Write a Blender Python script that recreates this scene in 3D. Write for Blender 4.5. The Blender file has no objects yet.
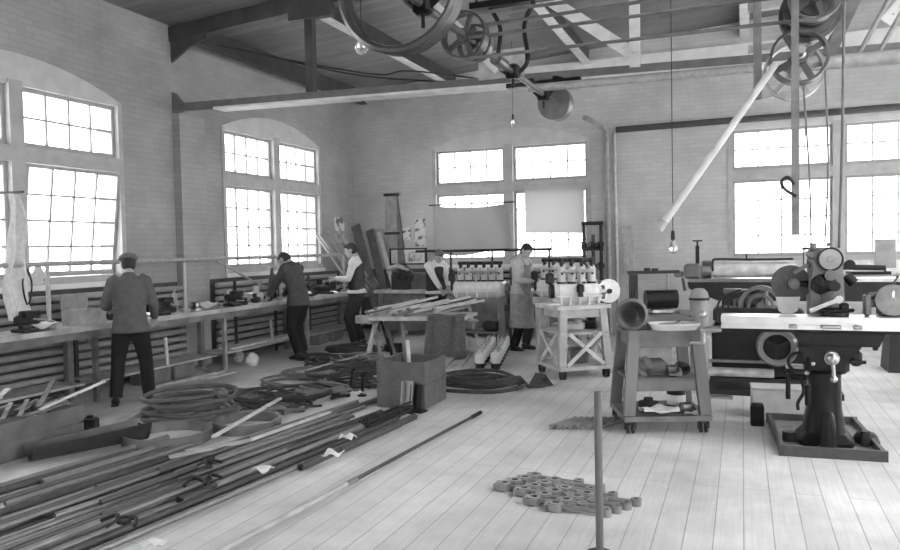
import bpy, math, random
from mathutils import Vector, Matrix, Quaternion
random.seed(7)
PI = math.pi
C = bpy.context.scene.collection
scene = bpy.context.scene

# ------------------------------------------------------------------ camera
F_PX, YAW, PITCH, ROLL, EYE = 748.4, 0.37264, 0.03657, 0.01982, 1.62
_fh = Vector((-math.sin(YAW), math.cos(YAW), 0)); _r = Vector((math.cos(YAW), math.sin(YAW), 0)); _z = Vector((0, 0, 1))
_F = _fh * math.cos(PITCH) - _z * math.sin(PITCH); _U = _z * math.cos(PITCH) + _fh * math.sin(PITCH)
CR = _r * math.cos(ROLL) - _U * math.sin(ROLL); CU = _U * math.cos(ROLL) + _r * math.sin(ROLL); CF = _F
cd = bpy.data.cameras.new('camera'); cam = bpy.data.objects.new('camera', cd); C.objects.link(cam)
cd.sensor_width = 36; cd.lens = F_PX / 900 * 36; cd.clip_start = .05
m3 = Matrix((CR, CU, -CF)).transposed(); cam.matrix_world = Matrix.Translation((0, 0, EYE)) @ m3.to_4x4()
scene.camera = cam
def ray(u, v): return CR * ((u - 450) / F_PX) - CU * ((v - 275) / F_PX) + CF
O = Vector((0, 0, EYE))
def PZ(u, v, z=0): d = ray(u, v); return O + d * ((z - EYE) / d.z)     # surveyed point on a level plane
def PX(u, v, x): d = ray(u, v); return O + d * (x / d.x)               # on a plane parallel to the left wall
def PY(u, v, y): d = ray(u, v); return O + d * (y / d.y)               # on a plane parallel to the back wall

# ------------------------------------------------------------------ materials
def M(name, v, rough=.6, metal=0, var=.25, scale=8, bump=0, detail=6, spec=.4, stretch=None):
    m = bpy.data.materials.new(name); m.use_nodes = True; N = m.node_tree.nodes; L = m.node_tree.links
    b = N['Principled BSDF']; b.inputs['Roughness'].default_value = rough; b.inputs['Metallic'].default_value = metal
    b.inputs['Specular IOR Level'].default_value = spec
    tc = N.new('ShaderNodeTexCoord'); nz = N.new('ShaderNodeTexNoise'); nz.inputs['Scale'].default_value = scale; nz.inputs['Detail'].default_value = detail
    src = tc.outputs['Object']
    if stretch:
        mp = N.new('ShaderNodeMapping'); mp.inputs['Scale'].default_value = stretch; L.new(src, mp.inputs['Vector']); src = mp.outputs['Vector']
    L.new(src, nz.inputs['Vector'])
    mr = N.new('ShaderNodeMapRange'); mr.inputs[1].default_value = .3; mr.inputs[2].default_value = .7
    mr.inputs[3].default_value = v * (1 - var); mr.inputs[4].default_value = min(1, v * (1 + var))
    L.new(nz.outputs['Fac'], mr.inputs[0])
    cc = N.new('ShaderNodeCombineColor')
    for i in range(3): L.new(mr.outputs[0], cc.inputs[i])
    L.new(cc.outputs[0], b.inputs['Base Color'])
    if bump:
        bp = N.new('ShaderNodeBump'); bp.inputs['Strength'].default_value = bump; bp.inputs['Distance'].default_value = .01
        L.new(nz.outputs['Fac'], bp.inputs['Height']); L.new(bp.outputs[0], b.inputs['Normal'])
    return m

def math_node(N, L, op, a, b=None):
    n = N.new('ShaderNodeMath'); n.operation = op
    for i, x in enumerate((a, b)):
        if x is None: continue
        if isinstance(x, (int, float)): n.inputs[i].default_value = x
        else: L.new(x, n.inputs[i])
    return n.outputs[0]

def brick_mat(name, v, axis, mortar=.9, bw=.21, bh=.072, var=.05, bump=.3):
    m = bpy.data.materials.new(name); m.use_nodes = True; N = m.node_tree.nodes; L = m.node_tree.links
    b = N['Principled BSDF']; b.inputs['Roughness'].default_value = .7; b.inputs['Specular IOR Level'].default_value = .25
    tc = N.new('ShaderNodeTexCoord'); sp = N.new('ShaderNodeSeparateXYZ'); L.new(tc.outputs['Object'], sp.inputs[0])
    co = N.new('ShaderNodeCombineXYZ'); L.new(sp.outputs[axis], co.inputs[0]); L.new(sp.outputs[2], co.inputs[1])
    br = N.new('ShaderNodeTexBrick'); br.inputs['Scale'].default_value = 1; br.inputs['Brick Width'].default_value = bw; br.inputs['Row Height'].default_value = bh
    br.inputs['Mortar Size'].default_value = .007; br.inputs['Mortar Smooth'].default_value = .3
    c1, c2, cm = v * (1 + var), v * (1 - var), v * mortar
    for k, c in (('Color1', c1), ('Color2', c2), ('Mortar', cm)): br.inputs[k].default_value = (c, c, c, 1)
    L.new(co.outputs[0], br.inputs['Vector'])
    nz = N.new('ShaderNodeTexNoise'); nz.inputs['Scale'].default_value = 1.3; nz.inputs['Detail'].default_value = 8; L.new(tc.outputs['Object'], nz.inputs['Vector'])
    mr = N.new('ShaderNodeMapRange'); mr.inputs[1].default_value = .3; mr.inputs[2].default_value = .7; mr.inputs[3].default_value = .82; mr.inputs[4].default_value = 1.12
    L.new(nz.outputs['Fac'], mr.inputs[0])
    mx = N.new('ShaderNodeVectorMath'); mx.operation = 'SCALE'; L.new(br.outputs['Color'], mx.inputs[0]); L.new(mr.outputs[0], mx.inputs['Scale'])
    L.new(mx.outputs[0], b.inputs['Base Color'])
    bp = N.new('ShaderNodeBump'); bp.inputs['Strength'].default_value = bump; bp.inputs['Distance'].default_value = .008; bp.invert = True
    L.new(br.outputs['Fac'], bp.inputs['Height']); L.new(bp.outputs[0], b.inputs['Normal'])
    return m

def board_mat(name, v, along, width, rough=.55, seam=.35, var=.15, stain=.3, spec=.35, length=3.2):
    m = bpy.data.materials.new(name); m.use_nodes = True; N = m.node_tree.nodes; L = m.node_tree.links
    b = N['Principled BSDF']; b.inputs['Roughness'].default_value = rough; b.inputs['Specular IOR Level'].default_value = spec
    tc = N.new('ShaderNodeTexCoord'); sp = N.new('ShaderNodeSeparateXYZ'); L.new(tc.outputs['Object'], sp.inputs[0])
    co = N.new('ShaderNodeCombineXYZ'); L.new(sp.outputs[along], co.inputs[0]); L.new(sp.outputs[1 - along], co.inputs[1])
    br = N.new('ShaderNodeTexBrick'); br.offset = .37; br.inputs['Scale'].default_value = 1; br.inputs['Brick Width'].default_value = length; br.inputs['Row Height'].default_value = width
    br.inputs['Mortar Size'].default_value = .004; br.inputs['Mortar Smooth'].default_value = .4
    for k, c in (('Color1', v * (1 + var)), ('Color2', v * (1 - var)), ('Mortar', v * seam)): br.inputs[k].default_value = (c, c, c, 1)
    L.new(co.outputs[0], br.inputs['Vector'])
    n1 = N.new('ShaderNodeTexNoise'); n1.inputs['Scale'].default_value = .55; n1.inputs['Detail'].default_value = 9; n1.inputs['Roughness'].default_value = .65; L.new(tc.outputs['Object'], n1.inputs['Vector'])
    mp = N.new('ShaderNodeMapping'); mp.inputs['Scale'].default_value = (1.2, 28, 1); L.new(co.outputs[0], mp.inputs['Vector'])
    n2 = N.new('ShaderNodeTexNoise'); n2.inputs['Scale'].default_value = 2; n2.inputs['Detail'].default_value = 6; L.new(mp.outputs[0], n2.inputs['Vector'])
    r1 = N.new('ShaderNodeMapRange'); r1.inputs[1].default_value = .32; r1.inputs[2].default_value = .62; r1.inputs[3].default_value = 1 - stain; r1.inputs[4].default_value = 1.08; L.new(n1.outputs['Fac'], r1.inputs[0])
    r2 = N.new('ShaderNodeMapRange'); r2.inputs[1].default_value = .3; r2.inputs[2].default_value = .7; r2.inputs[3].default_value = .92; r2.inputs[4].default_value = 1.05; L.new(n2.outputs['Fac'], r2.inputs[0])
    k = math_node(N, L, 'MULTIPLY', r1.outputs[0], r2.outputs[0])
    mx = N.new('ShaderNodeVectorMath'); mx.operation = 'SCALE'; L.new(br.outputs['Color'], mx.inputs[0]); L.new(k, mx.inputs['Scale'])
    L.new(mx.outputs[0], b.inputs['Base Color'])
    bp = N.new('ShaderNodeBump'); bp.inputs['Strength'].default_value = .4; bp.inputs['Distance'].default_value = .006; bp.invert = True
    L.new(br.outputs['Fac'], bp.inputs['Height']); L.new(bp.outputs[0], b.inputs['Normal'])
    return m

def glass_mat():
    m = bpy.data.materials.new('window_glass'); m.use_nodes = True; N = m.node_tree.nodes; L = m.node_tree.links
    N.remove(N['Principled BSDF'])
    t = N.new('ShaderNodeBsdfTransparent'); t.inputs[0].default_value = (.93, .93, .93, 1); g = N.new('ShaderNodeBsdfGlossy'); g.inputs['Roughness'].default_value = .05
    mx = N.new('ShaderNodeMixShader'); mx.inputs[0].default_value = .06
    L.new(t.outputs[0], mx.inputs[1]); L.new(g.outputs[0], mx.inputs[2]); L.new(mx.outputs[0], N['Material Output'].inputs['Surface'])
    return m
def cloth_mat(name, v, tr):
    m = bpy.data.materials.new(name); m.use_nodes = True; N = m.node_tree.nodes; L = m.node_tree.links
    N.remove(N['Principled BSDF'])
    d = N.new('ShaderNodeBsdfDiffuse'); t = N.new('ShaderNodeBsdfTranslucent'); d.inputs[0].default_value = (v, v, v, 1); t.inputs[0].default_value = (v, v, v, 1)
    mx = N.new('ShaderNodeMixShader'); mx.inputs[0].default_value = tr
    L.new(d.outputs[0], mx.inputs[1]); L.new(t.outputs[0], mx.inputs[2]); L.new(mx.outputs[0], N['Material Output'].inputs['Surface'])
    return m
def print_mat(name, paper, ink, scale, thr):
    m = bpy.data.materials.new(name); m.use_nodes = True; N = m.node_tree.nodes; L = m.node_tree.links
    b = N['Principled BSDF']; b.inputs['Roughness'].default_value = .6
    tc = N.new('ShaderNodeTexCoord'); nz = N.new('ShaderNodeTexNoise'); nz.inputs['Scale'].default_value = scale; nz.inputs['Detail'].default_value = 3; L.new(tc.outputs['Object'], nz.inputs['Vector'])
    cr = N.new('ShaderNodeValToRGB'); cr.color_ramp.elements[0].position = thr - .04; cr.color_ramp.elements[1].position = thr + .04
    cr.color_ramp.elements[0].color = (ink, ink, ink, 1); cr.color_ramp.elements[1].color = (paper, paper, paper, 1)
    L.new(nz.outputs['Fac'], cr.inputs[0]); L.new(cr.outputs[0], b.inputs['Base Color'])
    return m

WOOD = M('bare_wood', .42, .6, var=.28, scale=6, bump=.25, stretch=(1, 1, 1))
WOODP = M('pale_wood', .62, .6, var=.18, scale=7, bump=.15)
WOODD = M('dark_wood', .16, .6, var=.4, scale=6, bump=.3)
BENCHT = M('worn_bench_top', .46, .45, var=.35, scale=5, bump=.2, spec=.5)
STEELD = M('dark_steel', .022, .45, .1, var=.4, scale=10, spec=.25)
IRON = M('black_iron', .007, .36, 0, var=.3, scale=9, spec=.2)
STEEL = M('machined_steel', .36, .3, 1, var=.2, scale=14)
BRIGHT = M('bright_steel', .5, .28, 1, var=.12, scale=14)
MACH = M('machine_grey_paint', .14, .42, 0, var=.18, scale=9, spec=.5)
MACHD = M('dark_machine_paint', .028, .45, 0, var=.3, scale=7, spec=.15)
PIPE = M('steel_pipe', .27, .34, .45, var=.15, scale=18, spec=.5)
PIPED = M('rusty_pipe', .075, .45, .2, var=.25, scale=20)
PIPEL = M('pale_pipe', .42, .5, .3, var=.2, scale=18)
HEAT = M('heating_pipe', .30, .42, .1, var=.15, scale=9)
WHITEP = M('white_paint', .78, .5, 0, var=.08, scale=5)
ALU = M('cast_aluminium', .68, .38, .35, var=.12, scale=16, bump=.1)
ENAMEL = M('white_enamel', .62, .35, 0, var=.06, scale=12)
SASHM = M('sash_paint', .36, .5, 0, var=.12, scale=8)
HEADP = M('head_panel_paint', .6, .6, 0, var=.1, scale=5)
FRAMEM = M('window_timber', .44, .55, 0, var=.15, scale=6)
ROOFST = M('roof_steel', .06, .55, .2, var=.3, scale=5)
FLANGE = M('paint_and_lit_flange', .66, .5, 0, var=.15, scale=6)  # pale paint of posts and braces; also the lit edge of the bottom chord
RUBBER = M('black_rubber', .055, .55, 0, var=.4, scale=12, spec=.1)
BELT = M('leather_belt', .15, .6, 0, var=.3, scale=10)
BURLAP = M('burlap', .13, .9, 0, var=.35, scale=35, bump=.6, spec=.1)
RAG = M('white_rag', .75, .85, 0, var=.12, scale=20, bump=.4)
SKIN = M('skin', .42, .55, 0, var=.08, scale=20)
HAIRD = M('dark_hair', .035, .6, 0, var=.3, scale=60, spec=.1)
HAIRG = M('grey_hair', .11, .6, 0, var=.3, scale=60, spec=.1)
COATG = M('grey_coat', .115, .85, 0, var=.16, scale=14, bump=.2, spec=.1)
COATD = M('charcoal_coat', .075, .85, 0, var=.2, scale=14, bump=.2, spec=.1)
TROUS = M('black_trousers', .014, .85, 0, var=.3, scale=12, bump=.2, spec=.1)
SHIRT = M('white_shirt', .72, .8, 0, var=.1, scale=14, bump=.2)
SHIRTG = M('pale_shirt', .46, .8, 0, var=.12, scale=14, bump=.2, spec=.1)
APRON = M('canvas_apron', .27, .85, 0, var=.2, scale=14, bump=.2, spec=.1)
VEST = M('dark_vest', .04, .85, 0, var=.25, scale=14, spec=.1)
SHOE = M('boot_leather', .02, .4, 0, var=.3, scale=20)
CAPM = M('tweed_cap', .16, .9, 0, var=.3, scale=60, spec=.1)
CARDB = M('pale_carton', .55, .8, 0, var=.12, scale=10)
GRIND = M('grinding_stone', .09, .9, 0, var=.15, scale=40)
GLASS = glass_mat()
CLOTH = cloth_mat('sheet_cloth', .42, .45); CLOTHT = cloth_mat('thin_paper', .46, .75)
BULB = bpy.data.materials.new('bulb_glass'); BULB.use_nodes = True
_b = BULB.node_tree.nodes['Principled BSDF']; _b.inputs['Base Color'].default_value = (.9, .9, .9, 1); _b.inputs['Transmission Weight'].default_value = .85; _b.inputs['Roughness'].default_value = .08
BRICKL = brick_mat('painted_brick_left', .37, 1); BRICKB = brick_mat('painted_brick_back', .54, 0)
FLOORM = board_mat('floor_boards', .74, 1, .155, rough=.5, seam=.6, var=.05, stain=.42)
CEILM = board_mat('ceiling_boards', .22, 0, .14, rough=.7, seam=.4, var=.2, stain=.25)

# ------------------------------------------------------------------ mesh builder
WC = {}                                     # world origin of things whose parts are given in world coordinates
class MB:
    def __init__(s): s.v = []; s.f = []
    def add(s, vs, fs):
        o = len(s.v); s.v += [Vector(p) for p in vs]; s.f += [tuple(i + o for i in f) for f in fs]; return s
    def box(s, c, d, rz=0, R=None):
        c = Vector(c); h = Vector(d) / 2; q = R if R is not None else Matrix.Rotation(rz, 3, 'Z')
        vs = [c + q @ Vector((x * h.x, y * h.y, z * h.z)) for x in (-1, 1) for y in (-1, 1) for z in (-1, 1)]
        return s.add(vs, [(0, 1, 3, 2), (4, 6, 7, 5), (0, 4, 5, 1), (2, 3, 7, 6), (0, 2, 6, 4), (1, 5, 7, 3)])
    def bbox(s, x0, x1, y0, y1, z0, z1): return s.box(((x0 + x1) / 2, (y0 + y1) / 2, (z0 + z1) / 2), (x1 - x0, y1 - y0, z1 - z0))
    def bevel_box(s, c, d, b, rz=0):        # box with all edges chamfered, by rings up the z axis
        c = Vector(c); hx, hy, hz = d[0] / 2, d[1] / 2, d[2] / 2; q = Matrix.Rotation(rz, 3, 'Z'); rings = []
        for z, k in ((-hz, b), (-hz + b, 0), (hz - b, 0), (hz, b)):
            x, y = hx - k, hy - k; e = b
            rings.append([c + q @ Vector(p) for p in ((x - e, -y, z), (x, -y + e, z), (x, y - e, z), (x - e, y, z), (-x + e, y, z), (-x, y - e, z), (-x, -y + e, z), (-x + e, -y, z))])
        return s.rings(rings)
    def bar(s, a, b, w, h, up=(0, 0, 1)):
        a, b = Vector(a), Vector(b); t = (b - a); L = t.length; t.normalize(); u = Vector(up)
        if abs(t.dot(u)) > .98: u = Vector((1, 0, 0))
        x = t.cross(u).normalized(); z = x.cross(t)
        return s.box((a + b) / 2, (w, L, h), R=Matrix((x, t, z)).transposed())
    def rings(s, rs, caps=True, close=False):
        n = len(rs[0]); vs = [p for r in rs for p in r]; fs = []
        for k in range(len(rs) - 1 + (1 if close else 0)):
            a, b = k * n, ((k + 1) % len(rs)) * n
            for i in range(n): fs.append((a + i, a + (i + 1) % n, b + (i + 1) % n, b + i))
        if caps and not close:
            fs.append(tuple(range(n - 1, -1, -1))); fs.append(tuple(range((len(rs) - 1) * n, len(rs) * n)))
        return s.add(vs, fs)
    def cyl(s, a, b, r, r2=None, n=16):
        return s.loft([a, b], [r, r if r2 is None else r2], n=n)
    def loft(s, pts, rad, n=12, xref=None, caps=True):
        pts = [Vector(p) for p in pts]; rs = []; x = None
        for i, p in enumerate(pts):
            t = (pts[min(i + 1, len(pts) - 1)] - pts[max(i - 1, 0)]).normalized()
            if xref is not None: x = Vector(xref)
            elif x is None: x = Vector((1, 0, 0)) if abs(t.x) < .9 else Vector((0, 1, 0))
            x = (x - t * x.dot(t)).normalized(); y = t.cross(x)
            rx, ry = rad[i] if isinstance(rad[i], (tuple, list)) else (rad[i], rad[i])
            rs.append([p + x * (rx * math.cos(2 * PI * k / n)) + y * (ry * math.sin(2 * PI * k / n)) for k in range(n)])
        return s.rings(rs, caps)
    def tube(s, pts, r, n=8): return s.loft(smooth(pts), [r] * len(smooth(pts)), n)
    def pline(s, pts, r, n=8): return s.loft(pts, [r] * len(pts), n)
    def lathe(s, prof, o=(0, 0, 0), axis=(0, 0, 1), n=24, close=False):   # prof: (radius, height) pairs
        o = Vector(o); t = Vector(axis).normalized(); x = Vector((1, 0, 0)) if abs(t.x) < .9 else Vector((0, 1, 0))
        x = (x - t * x.dot(t)).normalized(); y = t.cross(x)
        rs = [[o + t * h + (x * math.cos(2 * PI * k / n) + y * math.sin(2 * PI * k / n)) * max(r, 1e-4) for k in range(n)] for r, h in prof]
        return s.rings(rs, not close, close)
    def ring(s, o, axis, R, r, w=None, n=32):    # rim: R mean radius, r radial half thickness, w half width
        w = r if w is None else w
        return s.lathe([(R - r, -w), (R + r, -w), (R + r, w), (R - r, w)], o, axis, n, close=True)
    def torus(s, o, axis, R, r, n=32, k=8):
        return s.lathe([(R + r * math.cos(2 * PI * i / k), r * math.sin(2 * PI * i / k)) for i in range(k)], o, axis, n, close=True)
    def sph(s, c, r, n=14):
        rx, ry, rz = (r, r, r) if isinstance(r, (int, float)) else r; c = Vector(c); m = n // 2 + 1
        rs = []
        for i in range(1, m):
            a = PI * i / m
            rs.append([c + Vector((rx * math.sin(a) * math.cos(2 * PI * k / n), ry * math.sin(a) * math.sin(2 * PI * k / n), -rz * math.cos(a))) for k in range(n)])
        return s.rings(rs)
    def prism(s, poly, depth, o=(0, 0, 0), ax=((1, 0, 0), (0, 0, 1), (0, 1, 0))):   # poly in (ax0, ax1), extruded along ax2
        o = Vector(o); a, b, c = map(Vector, ax)
        return s.rings([[o + a * p + b * q + c * (k * depth) for p, q in poly] for k in (-.5, .5)])
    def sheet(s, fn, nu, nv, th):                # fn(u, v) -> point ; a thin cloth with two faces
        g = [[Vector(fn(i / nu, j / nv)) for j in range(nv + 1)] for i in range(nu + 1)]
        def nrm(i, j):
            a = g[min(i + 1, nu)][j] - g[max(i - 1, 0)][j]; b = g[i][min(j + 1, nv)] - g[i][max(j - 1, 0)]
            return a.cross(b).normalized() * th
        vs = [g[i][j] for i in range(nu + 1) for j in range(nv + 1)]; vs += [g[i][j] - nrm(i, j) for i in range(nu + 1) for j in range(nv + 1)]
        w = nv + 1; K = (nu + 1) * w; fs = []
        for i in range(nu):
            for j in range(nv):
                q = (i * w + j, (i + 1) * w + j, (i + 1) * w + j + 1, i * w + j + 1); fs.append(q); fs.append(tuple(x + K for x in reversed(q)))
        for i in range(nu): fs.append((i * w, K + i * w, K + (i + 1) * w, (i + 1) * w)); fs.append((i * w + nv, (i + 1) * w + nv, K + (i + 1) * w + nv, K + i * w + nv))
        for j in range(nv): fs.append((j, j + 1, K + j + 1, K + j)); e = nu * w; fs.append((e + j, K + e + j, K + e + j + 1, e + j + 1))
        return s.add(vs, fs)
    def build(s, name, mat, parent=None, loc=None, sharp=35, remesh=None, sm=4):
        me = bpy.data.meshes.new(name); o = bpy.data.objects.new(name, me); C.objects.link(o)
        vs = s.v
        if parent is not None:
            o.parent = parent; off = WC.get(parent.name)
            if off is not None: vs = [p - off for p in vs]; WC[o.name] = off
        elif loc is not None: o.location = loc
        else:                                    # world coordinates: put the origin at the base centre
            lo = [min(p[i] for p in vs) for i in range(3)]; hi = [max(p[i] for p in vs) for i in range(3)]
            off = Vector(((lo[0] + hi[0]) / 2, (lo[1] + hi[1]) / 2, lo[2])); vs = [p - off for p in vs]; o.location = off; WC[o.name] = off
        me.from_pydata([tuple(p) for p in vs], [], s.f); me.update()
        import bmesh
        bm = bmesh.new(); bm.from_mesh(me); bmesh.ops.recalc_face_normals(bm, faces=bm.faces[:]); bm.to_mesh(me); bm.free()
        if remesh:
            r = o.modifiers.new('r', 'REMESH'); r.mode = 'VOXEL'; r.voxel_size = remesh
            q = o.modifiers.new('s', 'SMOOTH'); q.iterations = sm; q.factor = .5
            dg = bpy.context.evaluated_depsgraph_get(); n2 = bpy.data.meshes.new_from_object(o.evaluated_get(dg)); o.modifiers.clear(); o.data = n2; bpy.data.meshes.remove(me); me = n2; me.name = name
            me.materials.clear()
        me.materials.append(mat)
        me.shade_smooth()
        if not remesh: me.set_sharp_from_angle(angle=math.radians(sharp))
        return o
def smooth(pts, k=6):                            # Catmull-Rom through the points
    pts = [Vector(p) for p in pts]
    if len(pts) < 3: return pts
    P = [pts[0]] + pts + [pts[-1]]; out = []
    for i in range(1, len(P) - 2):
        for j in range(k):
            t = j / k; a, b, c, d = P[i - 1], P[i], P[i + 1], P[i + 2]
            out.append(.5 * ((2 * b) + (c - a) * t + (2 * a - 5 * b + 4 * c - d) * t * t + (3 * b - a - 3 * c + d) * t ** 3))
    return out + [pts[-1]]
def tag(o, label=None, cat=None, group=None, kind=None):
    if label: o['label'] = label
    if cat: o['category'] = cat
    if group: o['group'] = group
    if kind: o['kind'] = kind
    return o
def thing(name, label, cat, loc=(0, 0, 0), rz=0, group=None, kind=None, wc=False):
    o = bpy.data.objects.new(name, None); C.objects.link(o); o.empty_display_size = .1; o.location = loc; o.rotation_euler = (0, 0, rz)
    if wc: WC[o.name] = Vector(loc)
    return tag(o, label, cat, group, kind)
def copy_tree(o, parent=None, loc=None, rz=None, label=None):
    c = o.copy(); C.objects.link(c)
    if parent is not None: c.parent = parent
    for ch in list(o.children): copy_tree(ch, c)
    if loc is not None: c.location = loc
    if rz is not None: c.rotation_euler = (0, 0, rz)
    if label: c['label'] = label
    return c
def struct(name, mb, mat, label, cat, parent=None):
    o = mb.build(name, mat, parent)
    if parent is None: tag(o, label, cat, kind='structure')
    return o

# ------------------------------------------------------------------ the room
XL, YB, XR, YF, ZT = -7.35, 13.5, 9.0, -4.0, 6.2
TH = .42
def zceil(x): return 4.76 + .07 * (x - XL)
FL = MB(); FL.bbox(XL - TH, XR + .5, YF - .5, YB + TH, -.1, 0)
tag(FL.build('floor', FLOORM, loc=(0, 0, 0)), 'worn pale plank floor of the machine shop', 'floor', kind='structure')

def wall(name, mat, label, A, u, nrm, length, height, ops, hfun=None):
    # A: floor corner on the room face; u: along the wall; nrm: into the room; ops: (u0, u1, z0, z1, rise)
    A, u, nrm = Vector(A), Vector(u), Vector(nrm); mb = MB(); zt = hfun or (lambda s: height)
    cuts = {0.0, length}
    for a, b, z0, z1, r in ops:
        k = 10 if r else 1
        for i in range(k + 1): cuts.add(a + (b - a) * i / k)
    cuts = sorted(cuts)
    def top(op, s): m = (op[0] + op[1]) / 2; h = (op[1] - op[0]) / 2; return op[3] + op[4] * (1 - ((s - m) / h) ** 2)
    def P(s, z, d): return A + u * s + Vector((0, 0, z)) - nrm * d
    def slab(a, b, za0, zb0, za1, zb1):
        vs = [P(a, za0, 0), P(b, zb0, 0), P(b, zb1, 0), P(a, za1, 0), P(a, za0, TH), P(b, zb0, TH), P(b, zb1, TH), P(a, za1, TH)]
        mb.add(vs, [(0, 1, 2, 3), (7, 6, 5, 4), (0, 4, 5, 1), (3, 2, 6, 7), (0, 3, 7, 4), (1, 5, 6, 2)])
    for a, b in zip(cuts, cuts[1:]):
        op = next((o for o in ops if o[0] - 1e-6 <= a and b <= o[1] + 1e-6), None)
        if op is None: slab(a, b, 0, 0, zt(a), zt(b))
        else:
            slab(a, b, 0, 0, op[2], op[2]); slab(a, b, top(op, a), top(op, b), zt(a), zt(b))
    o = mb.build(name, mat, loc=(0, 0, 0)); return tag(o, label, 'wall', kind='structure')
WZ0, WZ1, RISE = 1.29, 3.53, .30
LWIN = [(4.42, 7.42), (9.38, 12.22)]
BWIN = [(-5.60, -2.52), (-.22, 3.12), (5.2, 8.2)]
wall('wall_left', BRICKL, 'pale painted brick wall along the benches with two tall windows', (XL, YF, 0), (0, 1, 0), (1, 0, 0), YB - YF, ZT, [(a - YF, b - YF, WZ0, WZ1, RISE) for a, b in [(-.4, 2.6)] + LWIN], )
wall('wall_back', BRICKB, 'pale painted brick end wall behind the engines with two tall windows', (XL - TH, YB, 0), (1, 0, 0), (0, -1, 0), XR - XL + TH + .5, ZT, [(a - XL + TH, b - XL + TH, WZ0, WZ1, RISE) for a, b in BWIN])
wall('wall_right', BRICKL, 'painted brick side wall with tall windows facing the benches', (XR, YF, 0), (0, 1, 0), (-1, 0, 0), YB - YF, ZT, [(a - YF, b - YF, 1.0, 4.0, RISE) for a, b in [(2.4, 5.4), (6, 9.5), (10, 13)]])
wall('wall_front', BRICKB, 'painted brick wall closing the shop opposite the engine windows', (XL - TH, YF, 0), (1, 0, 0), (0, 1, 0), XR - XL + TH + .5, ZT, [(a, a + 3.2, 1.0, 4.0, RISE) for a in (9.2, 13)])
# ceiling: boards over the far bays, unseen roof opening added to brighten the right floor
ce = MB()
def cslab(x0, x1, y0, y1): 
    ce.add([(x0, y0, zceil(x0)), (x1, y0, zceil(x1)), (x1, y1, zceil(x1)), (x0, y1, zceil(x0)), (x0, y0, zceil(x0) + .12), (x1, y0, zceil(x1) + .12), (x1, y1, zceil(x1) + .12), (x0, y1, zceil(x0) + .12)],
           [(3, 2, 1, 0), (4, 5, 6, 7), (0, 1, 5, 4), (2, 3, 7, 6), (1, 2, 6, 5), (3, 0, 4, 7)])
cslab(XL - TH, XR + .5, 6.6, YB + TH); cslab(XL - TH, 2.6, YF - .4, 6.6); cslab(XR - 1.2, XR + .5, YF - .4, 6.6); cslab(2.6, XR - 1.2, YF - .4, 2.4)
ce.build('ceiling', CEILM, loc=(0, 0, 0)); tag(bpy.data.objects['ceiling'], 'dark boarded ceiling between the roof beams', 'ceiling', kind='structure')

# pilaster, fascia, skirting
struct('trim_1', MB().bbox(XL, XL + .13, 8.34, 8.86, 0, 3.55), BRICKL, 'brick pilaster between the two side windows', 'pilaster')
LOWPANEL = M('dark_low_panel', .06, .6, var=.35, scale=4)  # dark tone of the thin panels low on the walls
struct('trim_3', MB().bbox(XL, XL + .012, YF + .1, 8.33, .01, 1.22), LOWPANEL, 'thin dark panel low on the side wall behind the near heating pipes', 'dado')
struct('trim_4', MB().bbox(XL, XL + .012, 8.87, YB - .02, .01, 1.22), LOWPANEL, 'thin dark panel low on the side wall behind the far heating pipes', 'dado')
struct('trim_5', MB().bbox(XL + .02, -2.55, YB - .012, YB, .01, 1.22), LOWPANEL, 'thin dark panel low on the end wall behind the far bench', 'dado')
struct('trim_2', MB().bbox(-3.9, XR, YB - .06, YB, 4.56, 4.9), WHITEP, 'white painted fascia board along the top of the end wall', 'fascia')

def sash(parent, x0, x1, z0, z1, cols, rows, tilt=0, fw=.045):
    # a glazed sash in the local frame of its window: x along the wall, y into the room, z up
    f = MB(); c = Vector(((x0 + x1) / 2, 0, (z0 + z1) / 2)); R = Matrix.Rotation(tilt, 3, 'X')
    def bx(mb, a, b, p, q, d): mb.box(c + R @ (Vector(((a + b) / 2, 0, (p + q) / 2)) - c), (b - a, d, q - p), R=R)
    bx(f, x0, x0 + fw, z0, z1, .045); bx(f, x1 - fw, x1, z0, z1, .045); bx(f, x0 + fw, x1 - fw, z0, z0 + fw * 1.3, .045); bx(f, x0 + fw, x1 - fw, z1 - fw, z1, .045)
    gx0, gx1, gz0, gz1 = x0 + fw, x1 - fw, z0 + fw * 1.3, z1 - fw
    for i in range(1, cols): xx = gx0 + (gx1 - gx0) * i / cols; bx(f, xx - .011, xx + .011, gz0, gz1, .03)
    for i in range(1, rows): zz = gz0 + (gz1 - gz0) * i / rows; bx(f, gx0, gx1, zz - .011, zz + .011, .026)
    o = f.build('sash', SASHM, parent)
    g = MB(); bx(g, gx0, gx1, gz0, gz1, .006); g.build('pane', GLASS, o)
    return o
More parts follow.
